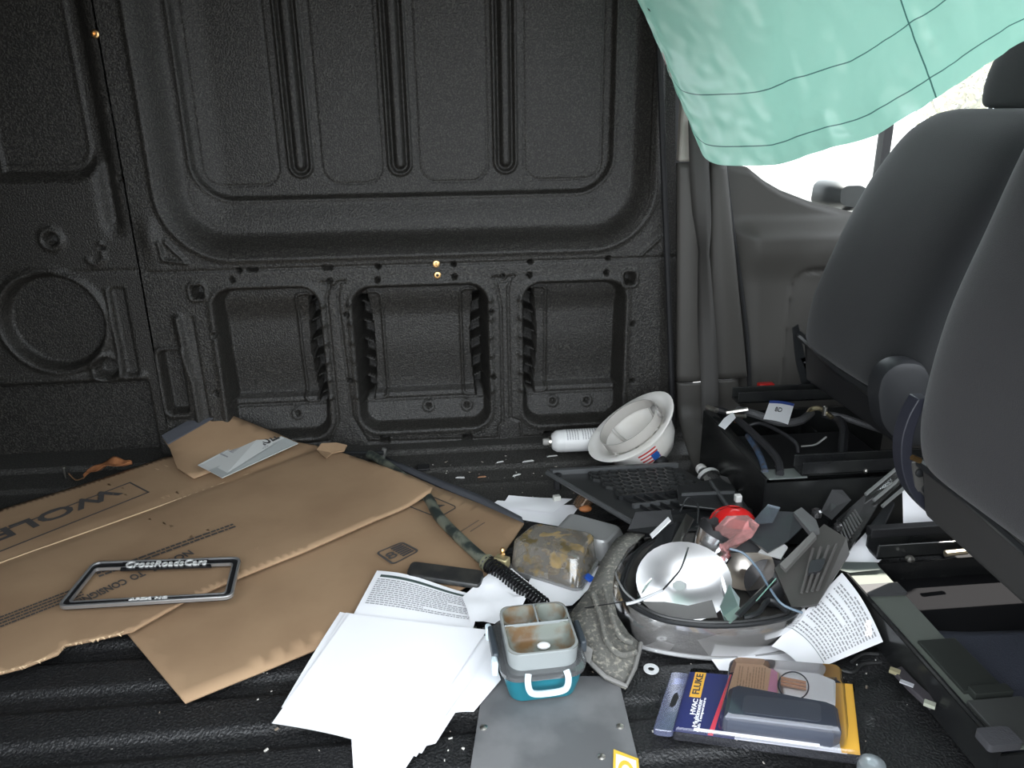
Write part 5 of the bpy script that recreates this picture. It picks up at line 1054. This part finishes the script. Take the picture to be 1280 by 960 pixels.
# ---- spray can
sc_ = thing('spray_can', 'white spray can lying on its side between wall and hard hat', 'spray can', (0.323,1.93,-0.006))
yc = 1.925; zc = .035; x0 = (0.277,1.925,0.033)[0]
Mx = Matrix.Translation((x0, yc, .012 + .031)) @ Matrix.Rotation(math.pi / 2, 4, 'Y')
obj('can_body', MB().lathe([(.012, -.004), (.022, 0), (.030, .012), (.031, .022), (.031, .145), (.029, .15)], Mx, 28), mat('can_white', (.66, .66, .65), .3), sc_)
lb_ = obj('label_wrap', MB().lathe([(.0315, .032), (.0315, .140)], Mx, 28, caps=False), mat('can_label', (.70, .70, .69), .4), sc_)
cyl = lambda u, v, h=0: Mx @ Vector(((.0318 + h) * math.cos(math.pi * .75 + v * 2.0), (.0318 + h) * math.sin(math.pi * .75 + v * 2.0), .036 + .10 * u))
obj('printed_lines', dashes(MB(), lambda u, v, h=0: cyl(v, u, .0003), .1, 0, .95, 1, 14, .0003, .45, (.03, .08), .02, 41), PRINT, lb_, smooth=0)
obj('collar', MB().lathe([(.014, -.010), (.015, -.003), (.013, 0)], Mx, 18), ZINC, sc_)
obj('nozzle', MB().lathe([(.008, -.026), (.010, -.022), (.010, -.008)], Mx, 14), mat('grey_nozzle', (.28, .27, .25), .5), sc_)
mk = thing('marker', 'red marker lying behind the spray can against the wall', 'marker', (0.39,1.99,0.025))
obj('barrel', MB().tube([(0.359,1.985,0.034), (0.446,1.985,0.035)], .007, 10), mat('marker_red', (.45, .03, .03), .35), mk)
obj('cap', MB().tube([(0.317,1.985,0.034), (0.356,1.985,0.034)], .0075, 10), mat('marker_blue', (.03, .12, .22), .35), mk)

# ---- water bottle by the seat box
wb = thing('water_bottle', 'clear plastic water bottle lying between pillar and black seat box', 'bottle', (0.672,1.697,0.02))
a, b = Vector((0.628,1.716,0.04)), Vector((0.636,1.571,0.034)); d = (b - a).normalized()
Mb = Matrix.Translation(a) @ d.to_track_quat('Z', 'Y').to_matrix().to_4x4()
obj('bottle_body', MB().lathe([(.012, .012), (.014, .02), (.026, .04), (.030, .055), (.029, .08), (.031, .085), (.029, .10), (.031, .12), (.028, .155), (.02, .16)], Mb, 24), clear_mat('bottle_plastic', (.92, .94, .95), .12, .05, milky=.08), wb)
obj('label_wrap', MB().lathe([(.0312, .052), (.0312, .066)], Mb, 24, caps=False), mat('bottle_label', (.72, .72, .70), .5), wb)
obj('cap', MB().lathe([(.013, -.004), (.014, 0), (.014, .013), (.012, .014)], Mb, 16), WHITEP, wb)
slab('plastic_clip', [(0.612,1.599,0.055), (0.644,1.626,0.065), (0.677,1.597,0.065), (0.651,1.561,0.055)], .006, mat('dark_grey_clip', (.09, .09, .088), .4), None, label='dark grey plastic clip lying against the water bottle', cat='clip')
slab('bellows', [(0.663,1.578,0.05), (0.703,1.612,0.06), (0.712,1.577,0.06), (0.681,1.535,0.05)], .012, BLACKP, None, label='black ribbed plastic piece between water bottle and seat box', cat='plastic piece')

# ---- small things on the floor
obj('washer', ring_prism(MB(), [(.013 * math.cos(k * .314), .013 * math.sin(k * .314)) for k in range(20)], [(.0055 * math.cos(k * .314), .0055 * math.sin(k * .314)) for k in range(20)], (0, .002), lambda u, v, h: Vector((0.322,1.045,0.003)) + Vector((u, v, h))), mat('pale_washer', (.62, .63, .63), .4), label='pale ring washer on the floor left of multimeter pack', cat='washer')
for i, (pp, lb_) in enumerate((([(0.621,0.993,0.004), (0.636,1.005,0.006), (0.655,0.999,0.006), (0.681,1.016,0.006), (0.715,1.017,0.006)], 'bent dark steel hook wire, lower of two beside the seat box'), ([(0.666,1.025,0.004), (0.694,1.04,0.006), (0.721,1.037,0.006)], 'bent dark steel hook wire, upper of two under the invoice'))):
    obj('hook_wire', MB().tube(smooth_path(pp, 5), .003, 7), mat('dark_steel', (.05, .05, .05), .4, .5), label=lb_, cat='wire hook', group='steel hooks')
tp_ = thing('trim_tool', 'small clear and brown plastic trim clip against the nearest seat box', 'clip', (0.73,0.952,0.01))
tb = smooth_path([(0.718,0.984,0.016), (0.719,0.948,0.018), (0.723,0.922,0.018), (0.732,0.901,0.014)], 4)
obj('body', MB().loft([[p + Vector(o_) for o_ in ((-.010, -.008, 0), (.010, .0, 0), (.010, .0, .010), (-.010, -.008, .010))] for p in tb]), mat('smoky_clip', (.055, .05, .055), .25), tp_, bevel=.002)
obj('end_cap', MB().box((0.709,0.971,0.026), (.016, .010, .006), Matrix.Rotation(-.7, 3, 'Z')), mat('brass_tan', (.28, .25, .15), .5), tp_); obj('end_cap', MB().box((0.721,0.895,0.026), (.016, .010, .006), Matrix.Rotation(-.7, 3, 'Z')), mat('pale_olive', (.36, .37, .30), .5), tp_)
obj('label', MB().box((0.709,0.938,0.03), (.020, .008, .002), Matrix.Rotation(-.75, 3, 'Z')), mat('label_grey', (.4, .4, .42), .5), tp_)
lf_ = thing('dried_leaf', 'curled orange dried leaf on the dark floor behind the largest cardboard', 'leaf', (-0.927,1.976,-0))
lc, ld = Vector((-0.941,1.873,0.03)), Vector((-0.826,1.894,0.045))
obj('blade', MB().grid(lambda u, v: lc.lerp(ld, u) + Vector((0, (v - .5) * .06 * math.sin(math.pi * min(1, u * .95 + .04)), .016 * math.sin(u * 3) + .02 * abs(v - .5) + .004 * math.sin(u * 14))), 16, 8), mat('dry_leaf', (.30, .12, .045), .8, col2=(.20, .075, .03), nscale=50), lf_, smooth=60, solid=.0008)
obj('stalk', MB().tube(smooth_path([lc, (-0.967,1.882,0.02), (-0.991,1.902,0.03)], 4), .002, 5), mat('leaf_stalk', (.15, .08, .04), .8), lf_)
obj('screw', MB().lathe([(.002, 0), (.003, .028), (.007, .03), (.007, .034)], Matrix.Translation((-1.016,1.93,0.004)), 10), ZINC, label='small upright bright screw on the dark floor beside the leaf', cat='screw')
obj('connector', MB().box((0.25,1.654,0.012), (.018, .014, .016), Matrix.Rotation(.2, 3, 'Z')), mat('white_connector', (.55, .55, .50), .5), label='small white plastic connector on the white sheet by the black tray', cat='connector', bevel=.002)
fr_ = thing('fruit_cup', 'crushed clear cup with orange remains under the black tray edge', 'cup', (0.3,1.615,0.01))
obj('cup', MB().lathe([(.018, 0), (.024, .04), (.026, .042)], Matrix.Translation((0.297,1.604,0.012)) @ Matrix.Rotation(.6, 4, 'Y'), 16), clear_mat('brown_clear', (.8, .7, .62), .15, .1, milky=.3, milk_col=(.4, .25, .16)), fr_)
obj('peel', MB().ball((0.308,1.584,0.018), (.016, .010, .008), 9, 6), mat('orange_peel', (.45, .16, .05), .6), fr_)
# scattered chips and crumbs
random.seed(12); mb = MB()
for i in range(200):
    x = random.uniform(-.25, .62); y = random.uniform(1.55, 1.96) if i < 90 else random.uniform(.84, 1.25)
    if i >= 90: x = random.uniform(-.55, .75)
    s = random.choice((.0006, .0008, .0011, .0016)); a = random.uniform(0, 6.28); z = float(floor_f(np.array(x), np.array(y))[2]) + .0006
    e = Vector((math.cos(a), math.sin(a), 0)) * s * random.uniform(1, 2.5); g = Vector((-math.sin(a), math.cos(a), .2)) * s
    p = Vector((x, y, z)); mb.loft([[p - e - g, p + e - g * .7, p + e * .8 + g, p - e * .9 + g], [p - e - g + Vector((0, 0, s)), p + e - g * .7 + Vector((0, 0, s * .7)), p + e * .8 + g + Vector((0, 0, s)), p - e * .9 + g + Vector((0, 0, s * .6))]])
obj('floor_crumbs', mb, mat('crumbs', (.55, .54, .50), .8, col2=(.25, .2, .15), nscale=15), smooth=0, label='pale crumbs and paint chips scattered over the black floor', cat='crumbs', kind='stuff')
chips = [((0.206,1.891,0.014), (.032, .008), .1), ((0.168,1.83,0.014), (.026, .007), .4), ((0.13,1.895,0.014), (.020, .005), .2), ((0.034,1.75,0.004), (.016, .008), .5), ((0.077,1.831,0.014), (.022, .007), 0), ((0.02,1.833,0.014), (.024, .008), -.2), ((0.276,1.916,0.02), (.03, .006), .1)]
names = ['longest white paint chip on the far floor, before the spray can', 'slanting white paint chip on the far floor, second from the spray can', 'thin white paint chip on the far floor below the middle panel', 'white paint chip on the floor nearest the cardboard corner', 'brownish paint chip on the far floor among the white ones', 'pale grey paint chip on the far floor, leftmost of the row', 'thin white sliver beside the spray can on the far ledge']
for (c, (a, b), r), nm, i in zip(chips, names, range(9)):
    c = Vector((c[0], c[1], float(floor_f(np.array(c[0]), np.array(c[1]))[2]) + .0015))
    obj('paint_chip', MB().prism([(-a / 2, -b / 2), (a / 2, -b * .2), (a * .4, b / 2), (-a * .3, b * .3)], (0, .002), lambda u, v, h: c + Vector((u * math.cos(r) - v * math.sin(r), u * math.sin(r) + v * math.cos(r), h))), mat('chip_brown', (.35, .18, .10), .8) if i == 4 else mat('chip_white', (.6, .6, .58), .8), smooth=0, label=nm, cat='paint chip', group='paint chips')
# dark drain plugs in the far floor
for p, lbl in (((-0.078,1.884,0), 'square black floor plug left, beyond the cardboard corner'),):
    obj('floor_plug', MB().box((p[0], p[1], .004), (.034, .034, .006)), BLACKM, label=lbl, cat='plug', bevel=.004)
